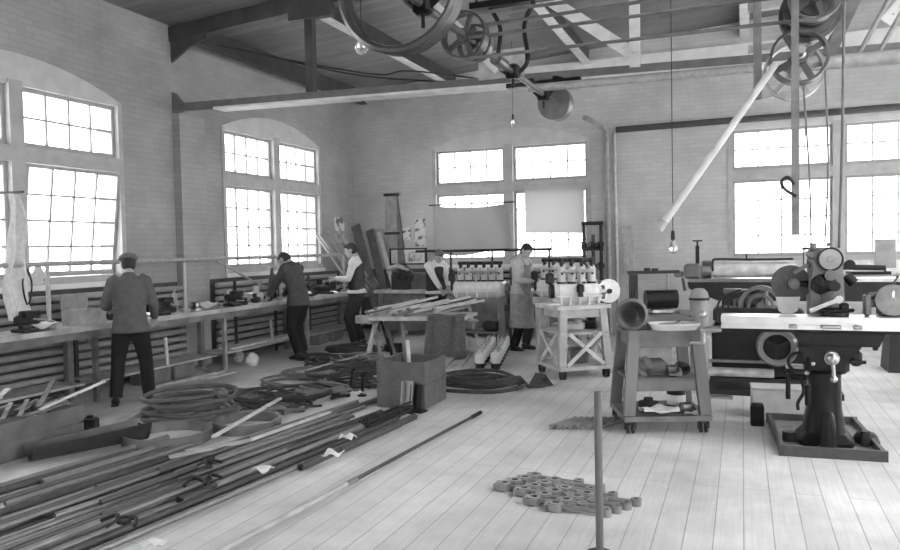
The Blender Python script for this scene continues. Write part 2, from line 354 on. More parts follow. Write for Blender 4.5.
def window(name, label, loc, rz, w, tilt=0, z0=WZ0, z1=WZ1, rise=RISE, trans=True):
    # local x runs along the wall from 0 to w, y points into the room, origin at floor level on the frame plane
    t = thing(name, label, 'window', loc, rz, kind='structure'); f = MB(); j = .07; m = w / 2; mw = .085
    f.bbox(0, j, -.09, .09, z0, z1); f.bbox(w - j, w, -.09, .09, z0, z1); f.bbox(m - mw, m + mw, -.1, .1, z0, z1)
    f.bbox(j, m - mw, -.09, .09, z0, z0 + .08); f.bbox(m + mw, w - j, -.09, .09, z0, z0 + .08)
    tz = z0 + (z1 - z0) * .645
    f.bbox(j, m - mw, -.1, .1, tz - .085, tz + .085); f.bbox(m + mw, w - j, -.1, .1, tz - .085, tz + .085)
    head = [(w * i / 12, z1 + rise * (1 - (2 * i / 12 - 1) ** 2)) for i in range(13)]
    f.build('frame', FRAMEM, t)
    MB().prism([(w, z1 - .045), (0, z1 - .045)] + head, .16).build('head_panel', HEADP, t)
    s = MB(); s.bbox(-.02, w + .02, .0, .13, z0 - .06, z0); s.build('sill', WHITEP, t)
    for k, (a, b) in enumerate(((j, m - mw), (m + mw, w - j))):
        sash(t, a, b, tz + .085, z1 - .045, 4, 2)
        sash(t, a, b, z0 + .08, tz - .085, 4, 4, tilt if k == 0 else 0)
    return t
for i, (a, b) in enumerate(LWIN):
    window('window_%d' % (i + 1), tilt=(-.13 if i == 0 else 0), label=('tall timber window by the capped man, one sash tipped open', 'tall timber window above the second bench vise, arched brick over it')[i], loc=(XL - .07, b, 0), rz=-PI / 2, w=b - a)
for i, (a, b) in enumerate(BWIN):
    window('window_%d' % (i + 3), ('tall timber window with cloth and paper hung across it', 'tall timber window behind the milling machine', 'tall timber end window beyond the milling machine')[i], (b, YB + .07, 0), PI, b - a)

# ------------------------------------------------------------------ roof steel
YT = 8.4
tr = thing('roof_truss', 'dark riveted roof truss crossing the shop over the benches', 'truss', (XL, YT, 3.55), kind='structure', wc=True)
p = MB(); a, b = Vector((XL, YT, zceil(XL) - .13)), Vector((XR, YT, zceil(XR) - .13)); p.bar(a, b, .16, .2); p.build('top_chord', ROOFST, tr)
p = MB(); p.prism([(XL, zceil(XL) - .03), (XL + .62, zceil(XL) - .0), (XL + .62, 4.52), (XL + .3, 4.44), (XL, 4.26)], .05, (0, YT - .02, 0)); p.build('gusset', ROOFST, tr)
p = MB(); p.bar((XL, YT, 3.64), (XR, YT, 3.30), .06, .105); p.prism([(XL, 3.85), (XL + .22, 3.6), (XL, 3.56)], .1, (0, YT, 0)); p.build('bottom_chord', M('chord_steel', .16, .5, .1, var=.2), tr)
p = MB(); p.bar((XL + .75, YT, 3.556), (XR, YT, 3.231), .24, .03); p.build('flange', FLANGE, tr)  # light on the chord's lower edge, put in as a pale colour
p = MB(); p.bbox(-5.19, -5.08, YT - .06, YT + .04, 3.645, 4.7); p.bbox(-5.4, -4.78, YT - .1, YT + .0, 4.56, 4.76); p.build('hanger_post', ROOFST, tr)
p = MB(); p.bbox(-1.12, -1.01, YT - .1, YT - .06, 3.52, 5.1)
for k in range(10):
    for x in (-1.09, -1.04): p.sph((x, YT - .1, 3.68 + k * .14), .014, 6)
p.build('riveted_post', FLANGE, tr)
for (x0, z0, x1, z1) in ((-1.1, 3.68, -2.75, 4.95), (-2.6, 3.66, -3.5, 4.6), (1.3, 3.7, 2.6, 5.2)):
    p = MB(); p.bar((x0, YT - .06, z0), (x1, YT - .06, z1), .03, .13, (0, 0, 1))
    for k in range(3): q = Vector((x0, YT - .08, z0)).lerp(Vector((x1, YT - .08, z1)), .05 + .04 * k); p.sph(q, .014, 6)
    p.build('brace', FLANGE, tr)
p = MB(); p.bbox(-2.85, -2.3, YT - .07, YT - .04, 3.56, 3.88); p.build('joint_plate', M('plate_grey', .4, .5), tr)
for i, x in enumerate((-7.05, -5.1, -2.55, .05, 1.25, 2.6, 5.1)):
    bm_ = thing('roof_beam', 'steel roof beam with a pale bottom flange running to the end wall', 'roof beam', (x, 11, zceil(x) - .27), group='roof beams running to the end wall', kind='structure', wc=True)
    z1 = zceil(x); z0 = z1 - .24
    MB().bbox(x - .02, x + .02, 8.5, YB, z0, z1).build('web', ROOFST, bm_); MB().bbox(x - .07, x + .07, 8.5, YB, z0 - .02, z0).build('flange', FLANGE if i else ROOFST, bm_)

def wire(name, pts, r, mat, label, cat='wire', group=None, n=6):
    return tag(MB().tube(pts, r, n).build(name, mat), label, cat, group)
zw = 4.42
wire('electric_wire', [(-7.2, 8.6, 4.62), (-6.5, 10, 4.56), (-5.6, 11.2, 4.5), (-5.1, 11.4, 4.55), (-4.2, 12.6, 4.56)], .014, STEELD, 'upper of two dark wires sagging under the ceiling beyond the truss post')
wire('electric_wire', [(-6.9, 9.2, 4.6), (-5.9, 10.8, 4.46), (-4.9, 11.8, 4.44), (-3.6, 13, 4.5)], .014, STEELD, 'lower of two dark wires sagging under the ceiling beyond the truss post')

# ------------------------------------------------------------------ line shaft, pulleys, belts
SX, SZ = -2.06, 3.31
def pulley(parent, o, R, w, arms, mat, hub=.05, axis=(0, 1, 0), rimt=.018, off=0, name='pulley'):
    rim = MB(); rim.ring(o, axis, R - rimt / 2, rimt / 2, w / 2, 40); pr = rim.build(name, mat, parent)
    sp = MB(); o = Vector(o)
    for k in range(arms):
        a = off + 2 * PI * k / arms; d = Vector((math.cos(a), 0, math.sin(a))); sp.bar(o + d * hub * .6, o + d * (R - rimt), w * .35, .03, (0, 1, 0))
    sp.cyl(o - Vector((0, w * .6, 0)), o + Vector((0, w * .6, 0)), hub, n=14)
    sp.build('spokes', mat, pr); return pr
SHAFTM = M('oiled_shaft', .13, .4, .6, var=.2)
ls = thing('line_shaft', 'long overhead line shaft carrying the big ring pulley', 'line shaft', (SX, 6.3, SZ), wc=True)
MB().cyl((SX, 3.9, SZ), (SX, 8.95, SZ), .03, n=14).build('shaft', SHAFTM, ls)
big = MB(); big.ring((SX, 4.5, SZ), (0, 1, 0), .405, .012, .065, 56); big.torus((SX, 4.435, SZ), (0, 1, 0), .405, .028, 56, 8); big.torus((SX, 4.565, SZ), (0, 1, 0), .40, .02, 56, 8)
bp = big.build('ring_pulley', M('pulley_iron', .11, .35, .7, var=.2), ls)
sp = MB()
for a in (.25, PI / 2, PI - .25): sp.bar((SX, 4.5, SZ), (SX + .39 * math.cos(a), 4.5, SZ + .39 * math.sin(a)), .05, .04, (0, 1, 0))
sp.cyl((SX, 4.42, SZ), (SX, 4.58, SZ), .06); sp.build('spokes', STEELD, bp)
PIR = M('pulley_dark', .11, .4, .6, var=.25)
pulley(ls, (SX, 5.7, SZ), .19, .11, 5, PIR, name='pulley'); pulley(ls, (SX, 5.95, SZ), .15, .09, 5, PIR, off=.4, name='pulley')
dr = MB(); dr.lathe([(.03, -.09), (.19, -.09), (.2, -.08), (.2, .08), (.185, .09), (.03, .09)], (SX + .02, 8.75, SZ - .02), (0, 1, 0), 36); dr.build('drum_pulley', M('drum_iron', .2, .4, .5, var=.25), ls)
MB().cyl((SX, 6.5, SZ), (SX, 6.75, SZ), .055).build('coupling', SHAFTM, ls)
for y, lab in ((7.05, 'cast drop hanger gripping the line shaft in the middle of its run'), (8.25, 'cast drop hanger gripping the line shaft beside the drum pulley'), (4.85, 'cast drop hanger with a boxed bearing behind the ring pulley')):
    h = thing('shaft_hanger', lab, 'shaft hanger', (SX, y, SZ), wc=True)
    b = MB(); b.bevel_box((SX, y, SZ), (.13, .12, .14), .02); b.cyl((SX, y, SZ - .07), (SX, y, SZ - .16), .014, n=8); b.build('bearing', IRON, h)
    top = 3.95 if y < 8 else 3.46
    l = MB()
    for s in (-1, 1): l.tube([(SX + s * .05, y, SZ - .02), (SX + s * .15, y, SZ + .1), (SX + s * .12, y, (top + SZ) / 2 + .1), (SX + s * .22, y, top)], .022, 8)
    l.build('drop_legs', IRON, h)
    f = MB(); f.bbox(SX - .42, SX + .42, y - .05, y + .05, top - (.05 if y > 8 else 0), top + (.0 if y > 8 else .06))
    if y < 8:
        for s in (-1, 1): f.cyl((SX + s * .36, y, top), (SX + s * .36, y, 5.15), .012, n=8)
    f.build('mounting_bar', IRON, h)

CX, CZ, CY = .47, 3.28, 6.0
cs = thing('countershaft', 'countershaft with a stepped cone pulley above the milling machine', 'countershaft', (CX, CY, CZ), wc=True)
MB().cyl((CX, 5.3, CZ), (CX, 6.9, CZ), .028, n=12).build('shaft', STEEL, cs)
c = MB(); c.lathe([(.03, -.2), (.1, -.2), (.1, -.1), (.14, -.1), (.14, 0), (.18, 0), (.18, .1), (.21, .1), (.21, .2), (.03, .2)], (CX, CY, CZ), (0, 1, 0), 40); c.build('cone_pulley', PIR, cs)
pulley(cs, (CX, 5.7, CZ), .17, .1, 5, PIR)
LX, LZ = .385, 2.93
lc = thing('countershaft', 'lower countershaft whose spoked pulleys hang just above the wooden shifter poles', 'countershaft', (LX, CY, LZ), wc=True)
MB().cyl((LX, 5.7, LZ), (LX, 6.7, LZ), .028, n=12).build('shaft', STEEL, lc)
pp = pulley(lc, (LX, 5.95, LZ), .195, .12, 4, PIR, hub=.06, off=.5); MB().sph((LX, 5.86, LZ), .045).build('hub_cap', BRIGHT, pp)
pulley(lc, (LX - .02, 6.2, LZ - .05), .21, .1, 5, M('pulley_grey', .4, .4, .4), off=.2)
hb = thing('countershaft_bracket', 'pale iron bracket frame holding both countershafts from the roof', 'bracket', (.1, 6.1, 3.0), wc=True)
for x in (.12,):
    MB().bbox(x - .03, x + .03, 6.42, 6.5, 2.75, 5.2).build('drop_post', M('bracket_grey', .3, .5, .2), hb)
BPALE = M('bracket_pale', .5, .5, .2)
for q0, q1, q2 in ((.52, 3.44, 3.5), (.5, 3.12, 3.17), (.5, 2.75, 2.79)): MB().bbox(.05, q0, 6.44, 6.5, q1, q2).build('cross_bar', BPALE, hb)
for k, (za, zb, y) in enumerate(((SZ + .175, CZ + .17, 5.72), (SZ - .02, CZ + .02, 5.7), (SZ - .185, CZ - .16, 5.68), (SZ + .15, CZ + .22, 5.98))):
    bt = MB(); bt.bar((SX, y, za), (CX, y, zb), .07, .008); tag(bt.build('drive_belt', BELT), ('uppermost flat belt running from the line shaft to the countershaft', 'middle flat belt running from the line shaft to the countershaft', 'lowest flat belt running from the line shaft to the countershaft', 'far narrow belt running over the cone pulley of the countershaft')[k], 'belt')
# wooden shifter poles, ropes and pendant bulbs
st = thing('shifter_pole', 'pale wooden belt shifter pole slanting down from the pulleys', 'pole', (-.16, 6, 2.3), wc=True)
MB().cyl((.23, 5.85, 2.88), (-.54, 5.85, 1.79), .024, .03, n=10).build('shaft', WOODP, st); MB().cyl((-.54, 5.85, 1.79), (-.585, 5.85, 1.725), .031, .033, n=10).build('tip', WOOD, st)
vp = thing('shifter_pole', 'grey wooden belt shifter pole hanging straight down before the window', 'pole', (.34, 5.6, 1.66), wc=True)
MB().bbox(.315, .362, 5.58, 5.62, 1.66, 5.0).build('shaft', M('weathered_pole', .2, .6, var=.3), vp)
hk = MB(); hk.tube([(.34, 5.57, 1.92), (.27, 5.55, 1.97), (.25, 5.55, 2.02), (.29, 5.56, 2.05), (.33, 5.57, 2.0)], .012); hk.build('hook', STEELD, vp)
wire('belt_cord', [(.42, 6.05, 2.75), (.47, 6.2, 2.1), (.5, 6.45, 1.58)], .007, BELT, 'thin drive cord dropping to the left of the milling head', 'cord')
wire('belt_cord', [(.56, 6.05, 2.9), (.6, 6.25, 2.2), (.6, 6.5, 1.6)], .007, BELT, 'thin drive cord dropping onto the milling head', 'cord')
wire('belt_cord', [(.69, 6.1, 3.4), (.70, 6.3, 2.4), (.71, 6.6, 1.56)], .010, BELT, 'thicker drive cord dropping to the right of the milling head', 'cord')
def pendant(x, y, z, label, r=.032, h=None, cord=.004):
    t = thing('pendant_bulb', label, 'light bulb', (x, y, z), wc=True)
    top = h or zceil(x)
    s = MB(); s.cyl((x, y, z + .085), (x, y, z + .17), .022, .016, n=10); s.build('socket', STEELD, t)
    g = MB(); g.lathe([(.014, .085), (.018, .06), (r * .9, .02), (r, -.01), (r * .75, -.035), (r * .3, -.05), (0, -.052)], (x, y, z), (0, 0, 1), 16); g.build('bulb', BULB, t)
    MB().cyl((x, y, z + .17), (x, y, top), cord, n=6).build('cord', STEELD, t); return t
pendant(-2.86, 5.45, 3.25, 'clear glass bulb hanging by the big ring pulley', .055, h=5.1)
pendant(-.62, 7.5, 1.57, 'bare bulb on a long cord before the blank end wall', .04)
pendant(-3.55, 12.1, 3.65, 'small bulb hanging high over the engines', .04)
# wall pipes
tag(MB().pline([(-2.05, YB - .09, 3.63), (2.2, YB - .09, 3.66), (6, YB - .09, 3.68)], .055, 10).build('wall_pipe', PIPED), 'thick dark pipe running level over the mill window', 'pipe')
pp = MB(); pp.tube([(-2.45, 12.6, 3.75), (-2.3, 13.1, 3.68), (-2.22, 13.38, 3.58), (-2.22, 13.4, 3.3)], .045, 10); pp.cyl((-2.22, 13.4, 3.3), (-2.2, 13.4, .02), .045, n=10)
tag(pp.build('wall_pipe', M('pipe_grey', .3, .5, .2)), 'tall grey pipe bending down the end wall right of the paper-hung window', 'pipe')
tag(MB().cyl((-2.09, 13.42, 3.58), (-2.06, 13.42, .02), .03, n=10).build('wall_pipe', PIPEL), 'slim pale pipe standing against the end wall beside the tall grey pipe', 'pipe')
tag(MB().cyl((-2.2, 8.15, 3.37), (.15, 8.15, 3.35), .045, n=12).build('overhead_pipe', PIPEL), 'pale horizontal pipe hung under the truss, blank end by the pulleys', 'pipe')
tag(MB().cyl((.55, 8.1, 3.33), (5.5, 8.1, 3.25), .07, n=12).build('overhead_pipe', M('lagged_pipe', .36, .6, .1)), 'thick lagged pipe hung under the truss right of the pulleys', 'pipe')
for k in range(3):
    x = 1.05 + k * .17
    tag(MB().cyl((x, 8.12, 3.40), (x + .5, 7.0, 4.4), .022, n=10).build('sprinkler_pipe', PIPEL), ('left', 'middle', 'right')[k] + ' of three slanting pale pipes rising from the lagged pipe', 'pipe')

tag(MB().bar((.86, 6.45, 3.6), (.74, 7.6, 3.3), .1, .05).build('slanting_brace', M('brace_grey', .2, .6)), 'dark timber brace slanting down behind the countershaft pulleys', 'brace')

# ------------------------------------------------------------------ heating coils of long pipes along the walls
def heater(label, a, b, zs, r, nrm, brackets):
    a, b, nrm = Vector(a), Vector(b), Vector(nrm)
    t = thing('heating_coil', label, 'heating pipes', ((a.x + b.x) / 2, (a.y + b.y) / 2, 0), wc=True)
    for z in zs: MB().cyl(a + Vector((0, 0, z)), b + Vector((0, 0, z)), r, n=10).build('pipe', HEAT, t)
    for k in range(brackets):
        p = a.lerp(b, (k + .35) / brackets) + nrm * (r + .012); m = MB(); m.box(p + Vector((0, 0, (zs[0] + zs[-1]) / 2 - .05)), (.05 if abs(nrm.y) > .5 else .022, .022 if abs(nrm.y) > .5 else .05, zs[-1] - zs[0] + .2)); m.build('bracket', STEELD, t)
    return t
heater('long bank of grey heating pipes along the side wall behind the bench', (XL + .14, 1.5, 0), (XL + .14, 8.30, 0), [.14 + .1 * k for k in range(11)], .036, (1, 0, 0), 6)
heater('bank of grey heating pipes between the pilaster and the far corner', (XL + .22, 8.9, 0), (XL + .22, 13.0, 0), [.14 + .1 * k for k in range(11)], .036, (1, 0, 0), 4)
heater('bank of heating pipes under the paper-hung end window', (-5.2, YB - .12, 0), (-2.5, YB - .12, 0), [.2 + .11 * k for k in range(10)], .036, (0, -1, 0), 3)

# ------------------------------------------------------------------ the long bench
BZ = .85
wb = thing('workbench', 'long worn timber workbench running along the side wall', 'workbench', (-6.9, 7.4, 0), wc=True)
t = MB()
for k, (x0, x1) in enumerate(((-7.12, -6.87), (-6.866, -6.6))): t.bbox(x0, x1, 1.8, 12.6, BZ - .055, BZ)
t.build('tabletop', BENCHT, wb)
MB().bbox(-6.61, -6.585, 1.8, 12.6, BZ - .13, BZ - .056).build('apron', WOODD, wb)
for y in (2.2, 4.2, 6.2, 8.4, 10.5, 12.3):
    l = MB(); l.bbox(-6.65, -6.60, y - .025, y + .025, 0, BZ - .13); l.tube([(-6.62, y, BZ - .28), (-6.72, y, BZ - .16), (-6.85, y, BZ - .1)], .02); l.build('leg', M('bench_leg', .3, .6, var=.3) if y > 8 else WOODD, wb)
    MB().bbox(-7.06, -6.99, y - .035, y + .035, 0, BZ - .06).build('leg', WOODD, wb)
for y0, y1 in ((1.8, 6.1), (6.3, 8.3), (8.5, 12.6)):
    MB().bbox(-7.1, -6.68, y0, y1, .2, .225).build('shelf', WOOD, wb)
# air line on posts over the bench
ar = thing('air_line', 'pale horizontal pipe line carried on posts above the bench', 'pipe', (-6.86, 7.4, BZ), wc=True)
MB().cyl((-6.88, 2, 1.53), (-6.88, 12.4, 1.53), .028, n=10).build('pipe', PIPEL, ar)
for y in (3.9, 5.85, 7.95, 10.15, 12.2):
    MB().cyl((-6.88, y, BZ), (-6.88, y, 1.505), .024, n=10).build('post', PIPEL, ar)
    f = MB(); f.cyl((-6.88, y, BZ), (-6.88, y, BZ + .03), .07); f.build('foot_flange', PIPEL, ar)
MB().cyl((-6.88, 8.6, 1.5), (-6.82, 9.6, 1.08), .016, n=8).build('brace', PIPEL, ar)

def vise(loc, rz, label):
    t = thing('bench_vise', label, 'vise', loc, rz); b = MB()
    b.bevel_box((0, 0, .02), (.17, .2, .04), .008); b.cyl((0, 0, .04), (0, 0, .08), .06); b.bevel_box((0, -.01, .125), (.1, .2, .09), .02); b.bevel_box((0, .03, .19), (.15, .045, .06), .008)
    b.build('body', MACHD, t)
    j = MB(); j.bevel_box((0, .125, .19), (.15, .045, .06), .008); j.bevel_box((0, .14, .13), (.09, .1, .08), .015); j.build('jaw', MACHD, t)
    s = MB(); s.cyl((0, .18, .13), (0, .28, .13), .016, n=10); s.build('screw', STEEL, t)
    h = MB(); h.cyl((-.11, .27, .11), (.11, .27, .15), .008, n=8); h.sph((-.11, .27, .11), .013, 8); h.sph((.11, .27, .15), .013, 8); h.build('handle', STEEL, t)
    return t
v0 = vise((-6.75, 5.45, BZ), -PI / 2, 'black bench vise nearest the hanging white rag')
for (y, lab) in ((7.35, 'black bench vise just past the capped man'), (8.75, 'black bench vise by the slanting brace of the pipe line'), (11.35, 'black bench vise between the two men at the far bench')):
    copy_tree(v0, loc=(-6.75, y, BZ), label=lab)
# box and small goods on the bench
bx = thing('tin_box', 'pale open tin box on the bench in front of the capped man', 'box', (-6.82, 6.25, BZ), .1)
b = MB(); b.bbox(-.13, .13, -.19, .19, 0, .012); b.bbox(-.13, -.12, -.19, .19, .012, .17); b.bbox(.12, .13, -.19, .19, .012, .17); b.bbox(-.12, .12, -.19, -.18, .012, .17); b.bbox(-.12, .12, .18, .19, .012, .17); b.build('body', M('tinplate', .5, .35, .4), bx)
b = MB(); b.bbox(-.135, -.12, -.2, .2, .172, .34); b.build('lid', M('tinplate_dark', .34, .4, .4), bx)
def bundle(name, label, c, n, L, spread, mat, zr=.012, cat='rods'):
    t = thing(name, label, cat, c)
    for k in range(n):
        a = -spread / 2 + spread * k / max(1, n - 1); MB().cyl((.05 * math.cos(k * 2.1), .02 * math.sin(k * 2.1) + .6 * math.sin(a) * L, 0), (0, .02 * k, L * math.cos(a)), zr, n=8).build('rod', mat, t)
    return t
bundle('rod_tripod', 'splayed bundle of four dark rods leaning together on the bench', (-6.95, 10.0, BZ), 4, .52, 1.3, PIPED, .02)
bundle('rod_tripod', 'loose cone of bright rods standing on the bench past the capped man', (-6.9, 7.75, BZ), 3, .3, 1.2, PIPEL, .014)
def junk(kind, loc, rz):                 # small loose castings
    b = MB()
    if kind == 0: b.bevel_box((0, 0, .04), (.16, .09, .08), .015); b.cyl((-.03, 0, .08), (-.03, 0, .13), .028)
    if kind == 1: b.lathe([(.02, 0), (.07, 0), (.07, .03), (.045, .04), (.045, .09), (.06, .1), (.02, .1)], n=16)
    if kind == 2: b.cyl((-.16, 0, .02), (.16, 0, .02), .02, n=10); b.torus((.18, 0, .02), (0, 0, 1), .035, .014, 16, 6)
    if kind == 3: b.bevel_box((0, 0, .03), (.2, .07, .06), .012); b.bevel_box((.07, .0, .085), (.05, .06, .05), .01); b.cyl((-.07, -.06, .04), (-.07, .06, .04), .025)
    if kind == 4: b.sheet(lambda u, v: ((u - .5) * .3, (v - .5) * .22, .02 + .03 * math.sin(u * 7 + 1) * math.sin(v * 6) + .03), 8, 8, .006)
    return b
KN = ('valve_casting', 'flanged_bush', 'ring_spanner', 'bracket_casting', 'crumpled_paper')
KL = ('small dark casting', 'small flanged metal bush', 'steel ring spanner', 'small bracket casting', 'pale crumpled paper')
KM = (STEELD, STEEL, BRIGHT, MACHD, RAG)
protos = {}
def put(kind, loc, rz, where, grp, mat=None, s=1):
    key = (kind, mat.name if mat else '')
    if key not in protos: o = junk(kind, loc, rz).build(KN[kind], mat or KM[kind], loc=loc); protos[key] = o
    else: o = protos[key].copy(); C.objects.link(o); o.location = loc
    o.rotation_euler = (0, 0, rz); o.scale = (s, s, s)
    return tag(o, KL[kind] + ' ' + where, KN[kind].split('_')[-1] if kind != 2 else 'spanner', grp + ' (' + KL[kind] + ')')
rr = random.Random(3)
spots = [y for y in [4.3, 4.6, 4.9, 5.1, 5.7, 5.85, 6.75, 6.95, 7.15, 7.6, 8.1, 8.3, 9.0, 9.25, 9.45, 9.65, 9.8, 10.4, 10.6, 10.85, 11.0, 11.15, 11.6, 11.75, 12.0]]
for k, y in enumerate(spots):
    kind = (0, 2, 3, 1, 4, 3, 0)[k % 7]
    put(kind, (-6.95 + .0 * k + rr.uniform(-.08, .2), y, BZ), rr.uniform(0, 6), 'lying among the clutter on the long workbench', 'loose parts on the long workbench', s=rr.uniform(.9, 1.25))
for (y, kind, mt) in ((9.1, 3, ALU), (9.55, 0, ALU), (10.95, 3, MACHD), (11.5, 0, IRON)):
    put(kind, (-6.98, y, BZ), y, 'of larger size at the back of the long workbench', 'bigger castings on the long workbench', mt, 1.9)
# white rags and the cloth by the near window
tag(MB().sheet(lambda u, v: (-6.9 + .05 * math.sin(u * 9) + .02 * math.sin(v * 14 + u * 5), 5.5 + (u - .5) * (.12 + .16 * v) + .03 * math.sin(v * 7), 2.25 - 1.28 * v), 14, 24, .006).build('hanging_rag', RAG), 'long white rag hanging before the near window', 'rag')
tag(MB().cyl((XL + .0, 5.5, 2.27), (-6.78, 5.52, 2.27), .012).build('rag_peg', STEELD), 'iron peg in the near window mullion carrying the long rag', 'peg')
tl = thing('hanging_callipers', 'pair of dark callipers hanging on the air line beside the rag', 'callipers', (-6.86, 5.58, 1.12), wc=True)
for s in (-1, 1): MB().tube([(-6.85, 5.58, 1.49), (-6.85, 5.58 + s * .05, 1.36), (-6.85, 5.58 + s * .04, 1.22), (-6.85, 5.58 + s * .01, 1.12)], .009, 6).build('leg', STEELD, tl)
tag(MB().sheet(lambda u, v: (-7.24 + .08 * v, 5.98 + (u - .5) * .22 * (1 - v * .3) + .02 * math.sin(v * 9), 1.30 + .25 * v * (1 - abs(u - .4))), 6, 8, .006).build('paper_scrap', RAG), 'torn white paper propped on the near window sill', 'paper')
# goods under the bench
for i, (y, z, L, lab) in enumerate(((4.4, .225, 1.6, 'pale offcut board lying on the near bench shelf'), (9.6, .225, 1.7, 'pale offcut board lying on the far bench shelf'))):
    tag(MB().bbox(-7.0, -6.78, y - L / 2, y + L / 2, z, z + .03).build('offcut_board', WOODP), lab, 'board')
for i, (u, v, u2, v2, lab) in enumerate(((125, 356, 200, 350, 'board lying on the floor under the bench past the capped man'), (143, 389, 224, 371, 'pale lath lying on the floor along the bench foot'), (180, 362, 219, 373, 'short pale stick slanting across the floor under the bench'))):
    a, b2 = PZ(u, v, .015), PZ(u2, v2, .015); tag(MB().bar(a, b2, .06, .03).build('floor_board', WOOD), lab, 'board')
def sack(c, label, r, mat): 
    b = MB(); rs = []
    for i in range(9):
        h = i / 8; rr_ = r * (math.sin(PI * min(1, h * .9 + .12)) ** .6); rs.append([Vector(c) + Vector((rr_ * math.cos(a) * (1 + .12 * math.sin(3 * a + i)), rr_ * math.sin(a) * (1 + .1 * math.cos(2 * a + i)), h * r * 2)) for a in [2 * PI * k / 12 for k in range(12)]])
    b.rings(rs); return tag(b.build('rag_bundle', mat), label, 'rag')
p = PZ(252, 366); sack((p.x, p.y, 0), 'white knotted rag bundle on the floor by the bench leg', .1, RAG)
p = PZ(241, 362); sack((p.x - .05, p.y, 0), 'grey rag bundle on the floor under the bench', .09, M('grey_rag', .35, .9, 0, var=.4, scale=25))
for (u, v, lab) in ((167, 349, 'upright pale stick propped under the bench past the capped man'), (272, 330, 'pale bottle brush hanging under the bench by the second man'), (294, 328, 'pale stick standing under the bench behind the second man')):
    q = PX(u, v, -6.72); tag(MB().cyl((q.x, q.y, .226), (q.x - .02, q.y, .226 + .34), .022, n=8).build('pale_stick', WOODP), lab, 'stick')
# dark stores under the bench
for k, y in enumerate((7.3, 7.75, 11.2, 11.7)):
    cr_ = thing('store_box', ('dark low box on the floor under the bench beyond the capped man', 'dark deep box under the bench before the pilaster', 'dark box under the far bench between two men', 'dark box under the far end of the bench')[k], 'box', (-6.9, y, 0), .05 * k)
    MB().bevel_box((0, 0, .09), (.3, .4, .18), .012).build('body', WOODD, cr_); MB().bevel_box((0, 0, .188), (.31, .41, .014), .004).build('lid', STEELD, cr_)
# rods and planks leaning in the corner
rr = random.Random(11)
for k in range(9):
    y = 11.95 + .14 * k; zt = 1.75 + .35 * rr.random(); lean = .35 + .05 * rr.random()
    tag(MB().cyl((-6.72 + .03 * (k % 2), y + .35, BZ), (XL + .1, y - .15 + .08 * rr.random(), zt), .022, n=8).build('leaning_rod', PIPE if k % 2 else PIPEL), 'metal rod leaning from the bench against the wall right of the far side window', 'rod', 'rods leaning by the far side window')
def plank(a, b, w, th, mat, label, up=(0, 1, 0)): return tag(MB().bar(a, b, w, th, up).build('leaning_plank', mat), label, 'plank')
plank((-6.35, 12.75, .03), (-7.22, 13.32, 2.1), .2, .03, WOODD, 'dark plank leaning deep in the corner')
plank((-6.1, 12.7, .03), (-6.95, 13.4, 2.0), .16, .03, M('brown_plank', .1, .6), 'dark plank leaning second from the corner')
plank((-5.85, 12.65, .03), (-6.75, 13.42, 1.95), .08, .03, WOODP, 'pale narrow plank leaning right of the dark corner planks')
bd = thing('wall_board', 'tall grey board clamped upright on the end wall near the corner', 'board', (-6.45, YB - .05, 1.0), wc=True)
MB().bbox(-6.62, -6.36, YB - .05, YB, 1.15, 2.68).build('panel', M('grey_board', .34, .6), bd)
MB().prism([(-6.36, 2.7), (-6.18, 1.2), (-6.36, 1.2)], .06, (0, YB - .03, 0)).build('dark_edge', WOODD, bd)
for z in (2.66, 1.9): MB().bbox(-6.62, -6.3, YB - .1, YB - .05, z, z + .05).build('clamp', STEELD, bd)
# papers on the walls
def poster(name, label, x0, x1, z0, z1, wallside, mat, y0=None, y1=None, border=None):
    b = MB()
    if wallside == 'back': b.bbox(x0, x1, YB - .012, YB - .002, z0, z1)
    else: b.bbox(XL + .002, XL + .012, y0, y1, z0, z1)
    return tag(b.build(name, mat), label, 'notice')
a, c = PX(334, 217, XL), PX(344, 231, XL); poster('wall_notice', 'square printed notice pinned high on the side wall by the corner', 0, 0, c.z, a.z, 'left', print_mat('print_a', .7, .12, 7, .46), a.y, c.y)
a, c = PX(335, 233, XL), PX(344, 243, XL); poster('wall_notice', 'small grey notice pinned under the square print on the side wall', 0, 0, c.z, a.z, 'left', print_mat('print_b', .5, .2, 9, .42), a.y, c.y)
a, c = PY(397, 228, YB), PY(411, 240, YB); poster('wall_notice', 'wide printed card pinned on the end wall beside the tall grey board', a.x, c.x, c.z, a.z, 'back', print_mat('print_c', .72, .1, 9, .44))
a, c = PY(415, 219, YB), PY(426, 247, YB); poster('wall_notice', 'tall narrow print of engine parts pinned left of the hung cloth', a.x, c.x, c.z, a.z, 'back', print_mat('print_d', .72, .15, 8, .45))
pf = thing('picture_board', 'white board with two small drawings standing on the far bench', 'picture', (-6.0, YB - .04, 1.35), wc=True)
a, c = PY(391, 250, YB - .05), PY(425, 263, YB - .05)
MB().bbox(a.x, c.x, YB - .05, YB - .013, c.z, a.z).build('board', WHITEP, pf)
m_ = MB()
for q0, q1, q2, q3 in ((a.x - .03, c.x + .03, a.z, a.z + .03), (a.x - .03, c.x + .03, c.z - .03, c.z), (a.x - .03, a.x, c.z, a.z), (c.x, c.x + .03, c.z, a.z)): m_.bbox(q0, q1, YB - .06, YB - .013, q2, q3)
m_.build('frame', STEELD, pf)
pm = print_mat('print_e', .7, .25, 6, .47)
MB().bbox(a.x + .05, a.x + .3, YB - .056, YB - .05, c.z + .03, a.z - .04).build('drawing', pm, pf); MB().bbox(a.x + .38, c.x - .05, YB - .056, YB - .05, c.z + .03, a.z - .04).build('drawing', pm, pf)
